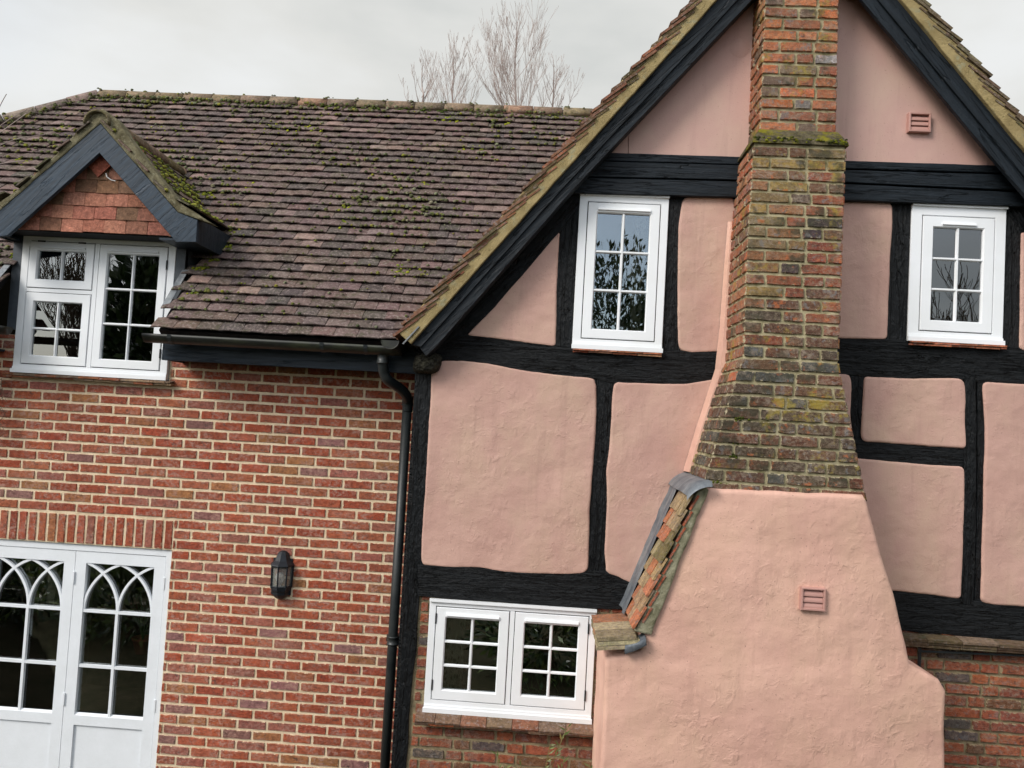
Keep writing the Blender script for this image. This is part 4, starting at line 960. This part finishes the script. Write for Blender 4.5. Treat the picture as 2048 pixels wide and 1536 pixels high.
ct = sill_tiles(None, at(1790, 1262, GY).x, 3.7, at(1900, 1268, GY).z-.01, GY+.0, .10, 3, [(2, srgb(104, 86, 66)), (1, srgb(120, 104, 84)), (1, srgb(92, 80, 58))], slope=.12, th_=.017, pitch=.22)
ct.obj('drip_course', 'tile_mossy', gab)
wp = MB(); p = at(1838, 1300, GY-.02); wp.tube([(p.x, GY-.03, p.z+.02), (p.x, GY-.03, p.z-.2)], .011, 7); wp.tube([(p.x-.02, GY-.05, p.z+.0), (3.7, GY-.05, p.z+.03)], .008, 6); wp.obj('pipe', 'plastic', gab)
# ================================================================== CHIMNEY
ch = tag(empty('chimney', (1.45, -.8, 0)), 'tall weathered brick chimney stack on a pink rendered breast in front of the gable', 'chimney')
TB = [(1540, -130, 1685, -130, -.79), (1530, 0, 1677, 0, -.80), (1520, 265, 1671, 265, -.80), (1519, 268, 1673, 268, -.80)]
TB2 = [(1508, 288, 1693, 288, -.91), (1504, 340, 1690, 345, -.92), (1497, 450, 1686, 450, -.97), (1490, 600, 1680, 640, -1.03), (1488, 705, 1676, 725, -1.06), (1480, 730, 1679, 745, -1.07), (1465, 780, 1690, 790, -1.08), (1450, 830, 1700, 840, -1.085), (1435, 875, 1711, 895, -1.09), (1425, 910, 1718, 930, -1.09), (1413, 945, 1726, 962, -1.09), (1408, 990, 1734, 1000, -1.09)]
def tab(rows): 
    r_ = []
    for a1, b1, a2, b2, Y in rows:
        p, q = at(a1, b1, Y), at(a2, b2, Y); r_.append(((p.z+q.z)/2, p.x, q.x, Y))
    return r_
def interp(t, z_):
    if z_ >= t[0][0]: return t[0][1:]
    for i in range(len(t)-1):
        if t[i+1][0] <= z_ <= t[i][0]:
            k = (z_-t[i+1][0])/(t[i][0]-t[i+1][0]); return tuple(t[i+1][j]+(t[i][j]-t[i+1][j])*k for j in (1, 2, 3))
    return t[-1][1:]
t1, t2 = tab(TB), tab(TB2)
def stack(name, t, ztop, zbot, pal_f, yb):
    core = MB(); n_ = 30; vs = []
    for i in range(n_+1):
        z_ = zbot+(ztop-zbot)*i/n_; xl, xr, yf = interp(t, z_)
        vs += [(xl+.006, yf+.006, z_), (xr-.006, yf+.006, z_), (xr-.006, yb, z_), (xl+.006, yb, z_)]
    fs = [(i*4+k, i*4+(k+1) % 4, (i+1)*4+(k+1) % 4, (i+1)*4+k) for i in range(n_) for k in range(4)]+[(n_*4, n_*4+1, n_*4+2, n_*4+3)]
    core.add(vs, fs); core.obj('mortar_joints', 'stack_mortar', ch)
    m_ = MB(); z_ = zbot; r_ = 0
    while z_ < ztop-.03:
        zz = z_+.03; xl, xr, yf = interp(t, zz)
        pal = pal_f(zz); h_ = .066+random.uniform(-.002, .002)
        def Pf(u_, v_, d): 
            a1, b1, y_ = interp(t, v_); return Vector((u_+(a1-xl if u_ < xl+.1 else (b1-xr if u_ > xr-.1 else 0)), y_-d, v_))
        u_ = xl; k = r_ % 2; first = True; ww = []
        while u_ < xr-.01:
            w_ = (.223 if k % 2 == 0 else .108)*random.uniform(.90, 1.10); k += 1
            e_ = min(u_+w_, xr)
            if xr-e_ < .05: e_ = xr
            ww.append((u_, e_)); u_ = e_+.013
        for a1, b1 in ww: brick(m_, Pf, a1, b1, z_, z_+h_, pick([(1, srgb(150, 128, 72)), (.7, srgb(128, 112, 76)), (1.2, srgb(146, 104, 70))]) if (3.85 < zz < 4.95 and a1 < xl+.12 and random.random() < .8) or (4.75 < zz < 5 and random.random() < .35) else pick(pal), out_=.006, rd=.018, jit=.003)
        for sx, xs in ((-1, 0), (1, 1)):
            u_ = -.0; k = (r_+1) % 2; dep = yb-yf; pal2 = STK_T[:2]+[(2.2, srgb(184, 104, 68)), (1, srgb(120, 94, 70))] if zz > 3.5 else pal
            while u_ < dep-.02:
                w_ = (.21 if k % 2 == 0 else .105); k += 1; e_ = min(u_+w_, dep)
                def Ps(uu, v_, d, sx=sx, xs=xs):
                    q = interp(t, v_); return Vector((q[xs]+sx*d, q[2]+uu, v_))
                brick(m_, Ps, u_+.004, e_, z_, z_+h_, pick(pal2), out_=.005, rd=.018, jit=.003); u_ = e_+.012
        z_ += .0762; r_ += 1
    m_.obj(name, 'stack_brick', ch)
random.seed(21)
stack('stack_shaft', t1, 8.2, t1[-1][0]+.01, lambda z_: STK_T, -.2)
zs = t2[0][0]
stack('stack_base', t2, zs, t2[-1][0], lambda z_: STK_M if z_ > 4.1 else (STK_B if z_ < 3.7 else STK_M[:3]+STK_B[:2]), GY-.01)
lg = MB(); xl, xr, yf = interp(t2, zs); x2l, x2r, y2f = interp(t1, t1[-1][0])
zt = t1[-1][0]+.02
vs = [(xl-.012, yf-.014, zs-.004), (xr+.012, yf-.014, zs-.004), (xr+.012, GY, zs-.004), (xl-.012, GY, zs-.004), (xl-.006, yf-.01, zs+.02), (xr+.006, yf-.01, zs+.02), (xr+.006, GY, zs+.02), (xl-.006, GY, zs+.02), (x2l-.005, y2f-.006, zt), (x2r+.005, y2f-.006, zt), (x2r+.005, GY, zt), (x2l-.005, GY, zt)]
lg.add(vs, [(0, 1, 5, 4), (1, 2, 6, 5), (3, 0, 4, 7), (4, 5, 9, 8), (5, 6, 10, 9), (7, 4, 8, 11), (0, 3, 2, 1)]); lg.obj('weathering', 'ledge', ch)
ms = MB()
for i in range(340):
    t = random.random(); x_ = xl+(xr-xl)*t
    if noise.noise(Vector((x_*6, 0, 3)))+.45*t < -.1: continue
    mossball(ms, Vector((x_, yf-.012+random.uniform(0, .05), zs+.016+random.uniform(-.012, .02))), random.uniform(.006, .014), pick([(1, (.2, .2, .02)), (1, (.10, .11, .02)), (1, (.05, .06, .02))]))
for px, py, n_ in ((1485, 836, 24), (1470, 912, 14), (1435, 967, 16), (1475, 885, 8), (1540, 838, 3)):
    for i in range(n_):
        q = at(px+random.gauss(0, 9), py+random.gauss(0, 3), -1.088); mossball(ms, q, random.uniform(.004, .009), pick([(1, (.07, .09, .02)), (1, (.12, .14, .02))]), Vector((0, -1, .2)))
tag(ms.obj('moss', 'moss', ch, True), kind='stuff')
# pink fillet where the stack side meets the wall
fi = MB(); vs = []; rows = [(4.62, .006), (4.3, .03), (3.9, .05), (3.6, .07), (3.2, .08), (2.9, .085)]
for z_, w_ in rows:
    q = interp(t2, z_); vs += [(q[0]-.016, GY-.02-w_*1.2, z_), (q[0]-.034, GY-.015, z_), (q[0]+.03, GY-.02-w_*1.2, z_), (q[0]+.03, GY-.015, z_)]
fi.add(vs, [(i*4, i*4+1, i*4+5, i*4+4) for i in range(5)]+[(i*4+2, i*4, i*4+4, i*4+6) for i in range(5)]+[(0, 2, 3, 1)]); fi.obj('render_fillet', 'pink_breast', ch)
# pink breast
FB = -1.13
pb = MB(); slab(pb, [(1408, 976), (1500, 981), (1600, 985), (1728, 990), (1736, 1003), (1748, 1050), (1765, 1110), (1790, 1190), (1806, 1255), (1822, 1328), (1850, 1344), (1880, 1361), (1893, 1384), (1893, 1536), (1895, 2200), (1170, 2200), (1200, 1536), (1207, 1400), (1212, 1316), (1280, 1302), (1300, 1240), (1330, 1160), (1362, 1080), (1390, 1012)], FB, FB*-1+GY-.0, bevel=.03, seg=4, jit=.006, step=.05, axis=(1, 0)); pb.obj('rendered_breast', 'pink_breast', ch, True)
me = pb
# tiled shoulder
A = at(1402, 985, FB-.01); B = at(1286, 1262, FB-.01); sd2 = (A-B); SL = sd2.length; sd2.normalize(); sn = Vector((-sd2.z, 0, sd2.x))
bedm = MB(); q = [A+sn*.015, B+sn*.015, B-sn*.055, A-sn*.045]
slab(bedm, [(p.x, p.z) for p in [A+sd2*.06+sn*.02, B-sd2*.02+sn*.045, B-sd2*.0-sn*.05, A+sd2*.03-sn*.035]], FB-.028, .5, bevel=.014, jit=.008, world=True, seg=2); bedm.obj('shoulder_mortar', 'grey_mortar', ch)
tsd = MB(); s_ = 0; r_ = 0
while s_ < SL-.15:
    tl = math.radians(9); dr_ = sd2*math.cos(tl)-sn*math.sin(tl); n2_ = sn*math.cos(tl)+sd2*math.sin(tl)
    y_ = FB-.045+random.uniform(-.006, .006)
    for j, wd in enumerate(((.11, .15, .12) if r_ % 2 else (.165, .1, .12))):
        o = B+sd2*(s_+random.uniform(-.008, .008))+sn*(.062+random.uniform(-.004, .004)); o.y = y_+wd/2; y_ += wd
        tsd.frame3(o, dr_, Vector((0, 1, 0)), n2_, .15, wd-.003, .014, pick([(2, srgb(178, 112, 80)), (2, srgb(164, 138, 104)), (1.5, srgb(150, 134, 100)), (1, srgb(120, 108, 72))]), bend=.003, jit=.003)
    o = B+sd2*(s_+.05)+sn*.02; o.y = FB-.03+.04
    tsd.frame3(o, dr_, Vector((0, 1, 0)), n2_, .10, .09, .012, srgb(164, 92, 66))
    s_ += .103; r_ += 1
tsd.obj('shoulder_tiles', 'tile_worn', ch)
ld = MB(); vs = []; n_ = 14
for i in range(n_+1):
    s_ = -.03+(SL+.0)*i/n_; wv = .01*noise.noise(Vector((s_*8, 0, 1)))
    for y_, h_ in ((FB+.38, .066), (FB+.42, .078), (FB+.47, .066), (FB+.53, .060), (GY-.04, .060+wv*.4), (GY-.012, .072+wv), (GY-.0, .072+wv)):
        vs.append(Vector((0, y_, 0))+Vector((B.x, 0, B.z))+sd2*s_+sn*(h_))
k = 7; ld.add(vs, [(i*k+j, i*k+j+1, (i+1)*k+j+1, (i+1)*k+j) for i in range(n_) for j in range(k-1)]); ld.obj('lead_flashing', 'lead', ch, True)
# lead saddle at the top, bending over on to the brickwork
ls = MB(); vs = []; n_ = 10; pathp = []
for i in range(n_+1):
    t = i/n_; th = math.radians(66-62*t); 
    if i == 0: p = Vector((A.x, 0, A.z))+sn*.085-sd2*.05
    else: p = p+Vector((math.cos(th), 0, math.sin(th)))*.018
    pathp.append(p.copy())
for i, p in enumerate(pathp):
    for y_, dz in ((FB-.075, -.03), (FB-.055, .0), (FB+.15, .006), (FB+.4, .004), (GY-.01, .012)): vs.append((p.x+.004, y_, p.z+dz))
k = 5; ls.add(vs, [(i*k+j, i*k+j+1, (i+1)*k+j+1, (i+1)*k+j) for i in range(n_) for j in range(k-1)]); ls.obj('lead_saddle', 'lead', ch, True)
# lower ledge
lo = MB(); random.seed(3)
p0 = at(1208, 1285, FB-.03); p1_ = at(1268, 1292, FB-.03)
for l in range(3):
    y_ = FB-.05
    for j, wd in enumerate((.17, .17, .2)):
        lo.frame3(Vector((p0.x+(p1_.x-p0.x)*.5, 0, 0))+Vector((-.13, y_+wd/2, p0.z-.045+.026*l)), Vector((1, 0, .12)).normalized(), Vector((0, 1, 0)), Vector((-.12, 0, 1)).normalized(), .27-.02*l, wd-.004, .022, pick([(1, srgb(176, 160, 128)), (1, srgb(168, 120, 84)), (1, srgb(150, 136, 104))]), bend=.002, jit=.004); y_ += wd
lo.obj('ledge_tiles', 'tile_worn', ch)
le = MB(); q = [(1250, 1292), (1274, 1287), (1292, 1276), (1293, 1291), (1270, 1303), (1250, 1309)]
slab(le, q, FB-.062, .12, bevel=.003, jit=.003, seg=1); le.obj('lead_dressing', 'lead', ch, True)
# ================================================================== small things
def vent_cover(px0, py0, px1, py1, Y, label):
    a1 = at(px0, py0, Y); b1 = at(px1, py1, Y); x0, x1, z0_, z1_ = a1.x, b1.x, b1.z, a1.z
    root = tag(empty('vent_cover', ((x0+x1)/2, Y, z0_)), label, 'vent cover', 'louvred vent covers')
    f = MB(); f.ring(x0, x1, z0_, z1_, .014, .014, .014, .012, Y-.035, Y+.004, .002); f.obj('frame', 'pink_plastic', root)
    h_ = (z1_-z0_-.03)/3
    for i in range(3):
        l = MB(); zz = z0_+.014+h_*i; n_ = 6; vs = []
        for k in range(n_+1):
            t = k/n_; yy = Y-.026+.018*t-.006*math.sin(t*math.pi)
            vs += [(x0+.015, yy, zz+h_*t), (x1-.015, yy, zz+h_*t)]
        l.add(vs+[(x0+.015, Y, zz+h_), (x1-.015, Y, zz+h_), (x0+.015, Y, zz), (x1-.015, Y, zz)], [(k*2, k*2+1, k*2+3, k*2+2) for k in range(n_)]+[(12, 13, 15, 14), (0, 1, 17, 16)]); l.obj('louvre', 'pink_plastic', root)
    bk_ = MB(); bk_.box(x0+.01, x1-.01, Y-.002, Y+.004, z0_+.01, z1_-.01); bk_.obj('backing', 'pink_plastic', root)
vent_cover(1814, 228, 1857, 268, GY-.022, 'pink louvred vent cover high on the gable right of the chimney stack')
vent_cover(1599, 1172, 1647, 1221, FB+.003, 'pink louvred vent cover on the pink rendered chimney breast')
# downpipe
dp = tag(empty('downpipe', at(775, 1400, -.12)), 'black downpipe with swan neck bend beside the corner post', 'downpipe')
def curve(pts, n_=8):
    q = [Vector(p) for p in pts]; r_ = []
    for i in range(len(q)-1):
        p0_, p1, p2, p3 = q[max(i-1, 0)], q[i], q[i+1], q[min(i+2, len(q)-1)]
        for k in range(n_):
            t = k/n_; r_.append(.5*((2*p1)+(p2-p0_)*t+(2*p0_-5*p1+4*p2-p3)*t*t+(-p0_+3*p1-3*p2+p3)*t*t*t))
    return r_+[q[-1]]
pts = [at(766, 700, -.44), at(766, 728, -.43), at(768, 745, -.41), at(776, 760, -.38), at(800, 777, -.27), at(812, 790, -.2), at(815.5, 803, -.14), at(815, 822, -.12)]
m_ = MB(); m_.tube(curve(pts), .037, 16); m_.obj('swan_neck', 'plastic', dp, True)
pa = at(815, 806, -.12); pb_ = at(775.5, 1440, -.12); dd = (pb_-pa).normalized(); pend = pa+dd*((pa.z+.02)/-dd.z)
m_ = MB(); m_.tube([pa, pend], .0355, 16); m_.obj('pipe', 'plastic', dp, True)
for nm, c0_, ln in (('socket', at(815.5, 802, -.12), .075), ('pipe_clip', at(786, 1280, -.12), .06), ('outlet', at(766, 716, -.44), .08)):
    m_ = MB(); u_ = Vector((0, 0, 1)) if nm == 'outlet' else -dd
    m_.tube([c0_+u_*ln/2, c0_+u_*(ln/2-.008), c0_+u_*(ln/2-.01), c0_-u_*(ln/2-.01), c0_-u_*(ln/2-.008), c0_-u_*ln/2], [.045, .045, .0415, .0415, .045, .045], 16); 
    if nm == 'pipe_clip': m_.box(c0_.x-.055, c0_.x+.055, c0_.y+.03, -.008, c0_.z-.02, c0_.z+.02)
    m_.obj(nm, 'plastic', dp, True)
# wall lantern
lc = at(555, 1155, -.11); lt = tag(empty('wall_lantern', (lc.x, 0, lc.z)), 'black half lantern wall light with clear bulb on the red brick wall', 'wall lamp')
zt_, zb_ = at(556, 1105, -.11).z, at(549, 1203, -.1).z; hx3 = lc.x
def hexpt(r_, k, z_): 
    t = math.radians(180+k*45); return Vector((hx3+r_*1.0*math.cos(t), -.012+r_*1.15*math.sin(t), z_))
def hexl(prof, name, mat, n_=4):
    m_ = MB(); vs = [hexpt(r_, k, z_) for r_, z_ in prof for k in range(n_+1)]
    m_.add(vs, [(i*5+k, i*5+k+1, (i+1)*5+k+1, (i+1)*5+k) for i in range(len(prof)-1) for k in range(4)]+[tuple(range(5)), tuple((len(prof)-1)*5+k for k in range(5))]); return m_.obj(name, mat, lt)
hT = zt_-zb_
hexl([(.09, zt_-.105), (.087, zt_-.098), (.062, zt_-.072), (.05, zt_-.045), (.043, zt_-.025), (.03, zt_-.008), (.012, zt_-.001)], 'cap', 'lamp')
hexl([(.074, zb_+.10), (.076, zb_+.085), (.074, zb_+.07), (.066, zb_+.062), (.064, zb_+.04), (.045, zb_+.018), (.022, zb_+.002)], 'base', 'lamp')
m_ = MB()
for k in range(5): m_.tube([hexpt(.078, k, zb_+.09), hexpt(.082, k, zt_-.10)], .0065, 6)
for z_, r_ in ((zb_+.10, .077), (zt_-.108, .082)):
    for k in range(4): m_.tube([hexpt(r_, k, z_), hexpt(r_, k+1, z_)], .007, 6)
m_.obj('cage', 'lamp', lt)
m_ = MB()
for k in range(4): m_.add([hexpt(.072, k, zb_+.095), hexpt(.072, k+1, zb_+.095), hexpt(.076, k+1, zt_-.10), hexpt(.076, k, zt_-.10)], [(0, 1, 2, 3)])
m_.obj('glass', 'lamp_glass', lt)
m_ = MB(); m_.lathe((hx3, -.055, zb_+.10), [(.012, 0), (.016, .02), (.03, .05), (.034, .07), (.028, .092), (.012, .105), (0, .108)], 14); m_.obj('bulb', 'bulb', lt, True)
m_ = MB(); m_.ring(hx3-.075, hx3+.075, zb_+.03, zt_-.06, .012, .012, .05, .04, -.012, -.004, .001); m_.obj('back_plate', 'lamp', lt)
# ================================================================== vegetation
def grow(mb, p, d, L, r_, lvl, spread, upb, minr, tips=None, sides=4):
    n_ = 4; pts = [p]; rad = [r_]
    for i in range(n_):
        d = (d+Vector((random.gauss(0, .09), random.gauss(0, .09), random.gauss(0, .05)+upb))).normalized()
        pts.append(pts[-1]+d*L/n_); rad.append(max(minr, r_*(1-.55*(i+1)/n_)))
    mb.tube(pts, rad, sides if lvl > 1 else 3, cap=False)
    if lvl == 0:
        if tips is not None: tips.append(pts[-1])
        return
    k = 3
    for i in range(k+1):
        t = random.randint(1, n_) if i else n_
        ax = Vector((random.gauss(0, 1), random.gauss(0, 1), 0)).normalized()
        dd_ = (d+ax*spread*random.uniform(.5, 1.1)).normalized() if i else (d+ax*.12).normalized()
        grow(mb, pts[t], dd_, L*random.uniform(.55, .82), rad[t]*.68, lvl-1, spread, upb, minr, tips, sides)
def bare_tree(name, base, h, lvl, seed, label, spread=.55, r0=.09, lean=(0, 0), group=None, minr=.004, stems=4, first=.36, mat='twig'):
    random.seed(seed); root = tag(empty(name, base), label, 'tree', group)
    t = MB(); top = Vector(base)+Vector((lean[0], lean[1], h*.32)); t.tube([base, (Vector(base)+top)/2+Vector((.05, 0, 0)), top], [r0, r0*.85, r0*.7], 8); t.obj('trunk', 'bark', root)
    cr_ = MB()
    for i in range(stems):
        a_ = 2*math.pi*i/stems+random.uniform(-.4, .4); grow(cr_, top, Vector((math.cos(a_)*.32, math.sin(a_)*.32, 1)).normalized() if i else Vector((0, 0, 1)), h*first*(1 if i else 1.15), r0*.5, lvl, spread, .11, minr)
    cr_.obj('crown', mat, root)
YT = 12.0
def upright_tree(px, ptop, pw, Y, seed, label, n1=26):
    """leader with upswept laterals: a winter crown of fine twigs; ptop = photo row of the tip, pw = half width of the crown at the ridge in photo pixels"""
    random.seed(seed); tip = at(px, ptop, Y); sc_ = (Y-CAM.y)/F_PX; zr = at(px, 216, Y).z; hv = tip.z-zr; hw_ = pw*sc_
    base = Vector((at(px, 216, Y).x, Y, 0)); tipv = Vector((tip.x, Y, tip.z))
    root = tag(empty('bare_tree', base), label, 'tree'); t = MB(); mid_ = Vector((base.x, Y, zr-hv*.5)); t.tube([base, (base+mid_)/2, mid_], [.11, .08, .05], 8); t.obj('trunk', 'bark', root)
    cr_ = MB(); z0_ = mid_.z; Lt = tipv.z-z0_
    def wig(p, d, L, r_, lvl, n_=6):
        pts = [p]; 
        for i in range(n_):
            d = (d+Vector((random.gauss(0, .06), random.gauss(0, .06), .16))).normalized(); pts.append(pts[-1]+d*L/n_)
        rs = [max(.0026, r_*(1-.85*i/n_)) for i in range(n_+1)]
        cr_.tube(pts, rs, 3, cap=False)
        if lvl:
            m_ = max(3, int(L/.17)) if lvl > 1 else 3
            for i in range(m_):
                k = random.randint(1, n_-1); a_ = random.uniform(0, 6.28); dd_ = (pts[k+1]-pts[k]).normalized()
                dd_ = (dd_+Vector((math.cos(a_), math.sin(a_), .1))*random.uniform(.35, .7)).normalized()
                wig(pts[k], dd_, L*random.uniform(.25, .5)*(1.1-k/n_*.6), rs[k]*.55, lvl-1, 4)
    pts = [mid_.lerp(tipv, i/8)+Vector((random.gauss(0, .02), random.gauss(0, .02), 0)) for i in range(9)]
    cr_.tube(pts, [max(.0035, .036*(1-i/8.5)) for i in range(9)], 5, cap=False)
    for i in range(n1):
        f = (i+random.random())/n1*.93; p = mid_.lerp(tipv, f); a_ = random.uniform(0, 6.28); L = (1-f)*Lt*random.uniform(.66, .9)+.12
        o_ = random.uniform(.5, 1.15)*hw_/max(.3, hv)*2.3
        wig(p, Vector((math.cos(a_)*o_, math.sin(a_)*o_, 1)).normalized(), L, .010*(1-f)+.003, 2 if L > .7 else 1)
    cr_.obj('crown', 'twig', root)
upright_tree(1033, 12, 95, YT, 4, 'tallest leafless tree with fine upright twigs rising above the roof ridge', 34)
upright_tree(908, 66, 55, YT+1, 9, 'leafless treetop left of the tallest bare tree, above the roof ridge', 22)
upright_tree(845, 120, 40, YT-1, 15, 'small leafless treetop, leftmost of those just over the mossy ridge', 13)
upright_tree(1108, 110, 40, YT+1, 23, 'small leafless treetop just left of the gable verge, right of the tallest bare tree', 13)
# garden behind the camera, which the panes reflect
def leafy(name, c0_, rad, n_, label, cols, cat='bush', leaf=(.10, .035), trunk=True):
    root = tag(empty(name, (c0_[0], c0_[1], 0)), label, cat); m_ = MB(); random.seed(n_)
    for i in range(n_):
        while True:
            v = Vector((random.uniform(-1, 1), random.uniform(-1, 1), random.uniform(-1, 1)))
            if .25 < v.length < 1: break
        q = noise.noise(v*2.3+Vector(c0_)); v = v*(1+.35*q); p = Vector((c0_[0]+v.x*rad[0], c0_[1]+v.y*rad[1], c0_[2]+v.z*rad[2]))
        d = (v.normalized()+Vector((random.gauss(0, .5), random.gauss(0, .5), random.gauss(0, .5)+.3))).normalized(); s_ = d.cross(Vector((random.random(), random.random(), random.random()))).normalized()
        L, w_ = leaf[0]*random.uniform(.7, 1.3), leaf[1]*random.uniform(.8, 1.2)
        m_.add([p, p+d*L*.5+s_*w_, p+d*L, p+d*L*.5-s_*w_], [(0, 1, 2, 3)], pick(cols))
    m_.obj('crown', 'leaf', root); t = MB(); t.tube([(c0_[0], c0_[1], 0), (c0_[0], c0_[1], c0_[2])], [.12, .06], 7); t.obj('trunk', 'bark', root)
GR = [(2, (.025, .05, .015)), (2, (.04, .07, .02)), (1, (.06, .09, .03))]
rz = lambda px, py, Yp, Yb: (lambda a_, s_: Vector((a_.x+s_.x/s_.y*(Yp-Yb), Yb, a_.z+s_.z/s_.y*(Yp-Yb))))(at(px, py, Yp), (at(px, py, Yp)-CAM))
q = rz(1245, 600, GY, -10.5)
leafy('laurel_tree', (q.x-.1, -10.5, q.z-1.6), (1.25, 1.2, 2.7), 7000, 'glossy evergreen laurel reflected in the tall window left of the chimney', GR, 'tree', (.16, .028))
q = rz(1900, 640, GY, -14); bare_tree('garden_tree', (q.x+.3, -14, 0), q.z+1.1, 4, 31, 'bare garden tree reflected in the upper window right of the chimney', spread=.75, r0=.16, stems=5, minr=.008, first=.22, mat='bark')
q = rz(150, 560, 0, -14); bare_tree('garden_tree', (q.x+.5, -14, 0), q.z+1.5, 4, 41, 'bare garden tree reflected in the dormer window panes', spread=.75, r0=.16, stems=5, minr=.008, first=.24, mat='bark')
q = rz(285, 600, 0, -12); leafy('reflection_tree', (q.x+.2, -12, q.z-1.6), (1.0, 1.0, 3.4), 4200, 'unseen evergreen added to darken the reflection in the right casement of the dormer window', GR, 'tree', (.3, .07))  # unseen evergreen, added so the right dormer casement mirrors dark instead of pale sky
for i, x_ in enumerate((-14, -10.5, -7.4, -4.4, -1.2, 2.2, 5.5, 9, 13)):
    leafy('garden_shrub', (x_, -12.5-1.0*(i % 2), 1.7), (2.2, 1.2, 2.3+.3*(i % 3)), 1500, ('low', 'broad', 'dark', 'rounded', 'dense', 'loose', 'tall', 'wide', 'bushy')[i]+' evergreen garden shrub facing the house across the lawn', GR, 'bush', (.34, .13))
for i, (x_, y_, lb) in enumerate(((.2, -5.0, 'low leafy shrub under the viewpoint, mirrored in the ground floor casement window'), (1.4, -5.2, 'second low leafy shrub under the viewpoint, right of the first before the casement window'), (-5.3, -4.2, 'low leafy shrub on the lawn before the french doors'), (-7, -4.6, 'low leafy shrub on the lawn left of the french doors'))):
    leafy('garden_shrub', (x_, y_, .45), (.9, .6, .6), 1500+i, lb, [(2, (.05, .09, .025)), (2, (.03, .05, .015)), (1, (.14, .2, .05))], 'bush', (.16, .02))
# weed below the ground floor window
wd_ = tag(empty('wild_plant', at(1105, 1560, GY-.12)), 'thin leafy weed growing up below the ground floor window', 'plant'); m_ = MB(); lf_ = MB(); random.seed(8)
def leaf(mb, p, d, L, w_, col):
    s_ = d.cross(Vector((0, 1, 0))).normalized(); mb.add([p, p+d*L*.4+s_*w_, p+d*L, p+d*L*.4-s_*w_+Vector((0, -.003, 0))], [(0, 1, 2), (0, 2, 3)], col)
for (x0, y0, x1, y1, nl) in ((1085, 1600, 1100, 1490, 12), (1100, 1545, 1135, 1455, 10), (1000, 1600, 995, 1510, 9), (1030, 1600, 1042, 1525, 8), (1020, 1600, 1012, 1530, 7), (1115, 1600, 1128, 1520, 8), (1180, 1600, 1178, 1528, 6), (1145, 1600, 1150, 1540, 7)):
    a1, b1 = at(x0, y0, GY-.1), at(x1, y1, GY-.13); mid = (a1+b1)/2+Vector((random.uniform(-.02, .02), -.02, 0)); pp = curve([a1, mid, b1], 5)
    m_.tube(pp, .0022, 5, (.16, .15, .05))
    for i in range(nl):
        p = pp[min(len(pp)-1, int(len(pp)*(.3+.7*i/nl)))]; t = random.uniform(.3, 2.8)
        leaf(lf_, p, Vector((math.cos(t), random.uniform(-.4, .1), math.sin(t))).normalized(), random.uniform(.03, .065), random.uniform(.004, .007), pick([(2, (.09, .13, .035)), (1, (.16, .19, .07)), (.5, (.22, .16, .05))]))
m_.obj('stems', 'leaf', wd_); lf_.obj('leaves', 'leaf', wd_)
# strappy house plant behind the right casement
hpn = tag(empty('house_plant', (.2, -.3, 1.2)), 'green strap leaved plant behind the right casement of the ground floor window', 'plant'); m_ = MB(); random.seed(12)
for i in range(46):
    bx_ = at(random.uniform(1045, 1160), 1405, -.36); a_ = random.uniform(-1, 1); L = random.uniform(.12, .24); p = Vector((bx_.x, -.34+random.uniform(-.03, .05), 1.21)); pp = []
    for k in range(6): t = k/5; pp.append(p+Vector((a_*L*t, -.03*t, L*(1.2*t-.9*t*t*abs(a_)))))
    vs = []
    for k, q in enumerate(pp): wq = .006*(1-k/5)+.001; vs += [q+Vector((0, 0, wq)), q-Vector((wq*.6, 0, wq))]
    m_.add(vs, [(k*2, k*2+1, k*2+3, k*2+2) for k in range(5)], pick([(1, (.12, .28, .04)), (1, (.08, .2, .03)), (.6, (.25, .4, .12))]))
m_.obj('leaves', 'leaf', hpn)
m_ = MB(); m_.box(.0, .4, -.36, -.24, 1.16, 1.215); m_.obj('trough', 'terracotta', hpn)
# dry climber at the left edge
cl = tag(empty('dry_climber', at(-30, 900, -.05)), 'tangle of dry climber stems at the left edge of the brick wall', 'plant'); m_ = MB(); random.seed(19)
for i in range(34):
    y0 = random.uniform(745, 880); p = [at(-40, y0+random.uniform(-10, 50), -.05)]
    for k in range(4): p.append(at(-22+k*random.uniform(3, 12), y0+random.uniform(-26, 26), -.05-random.uniform(.0, .1)))
    m_.tube(curve(p, 5), .002, 4)
m_.obj('stems', 'bark', cl)
cl2 = tag(empty('climber_stem', on_roof(-10, 400)), 'long thin bare twigs arching over the tiles left of the dormer', 'plant'); m_ = MB()
for pp in ([(-20, 345), (20, 322), (65, 305)][0:0], [(-25, 262), (0, 262-60+0), (13, 188)], [(-20, 300), (30, 262), (66, 241)], [(-20, 310), (10, 290), (64, 250)], [(-20, 330), (40, 303), (100, 293)], [(-20, 360), (10, 352), (60, 345)]):
    if len(pp) < 3: continue
    q = [on_roof(x_, y_)+un*.12 for x_, y_ in pp] if pp[2][1] > 200 else [at(x_, y_, 1.2) for x_, y_ in ((-25, 270), (0, 212), (13, 188))]
    m_.tube(curve(q, 6), .0035, 5)
m_.obj('twigs', 'twig', cl2)
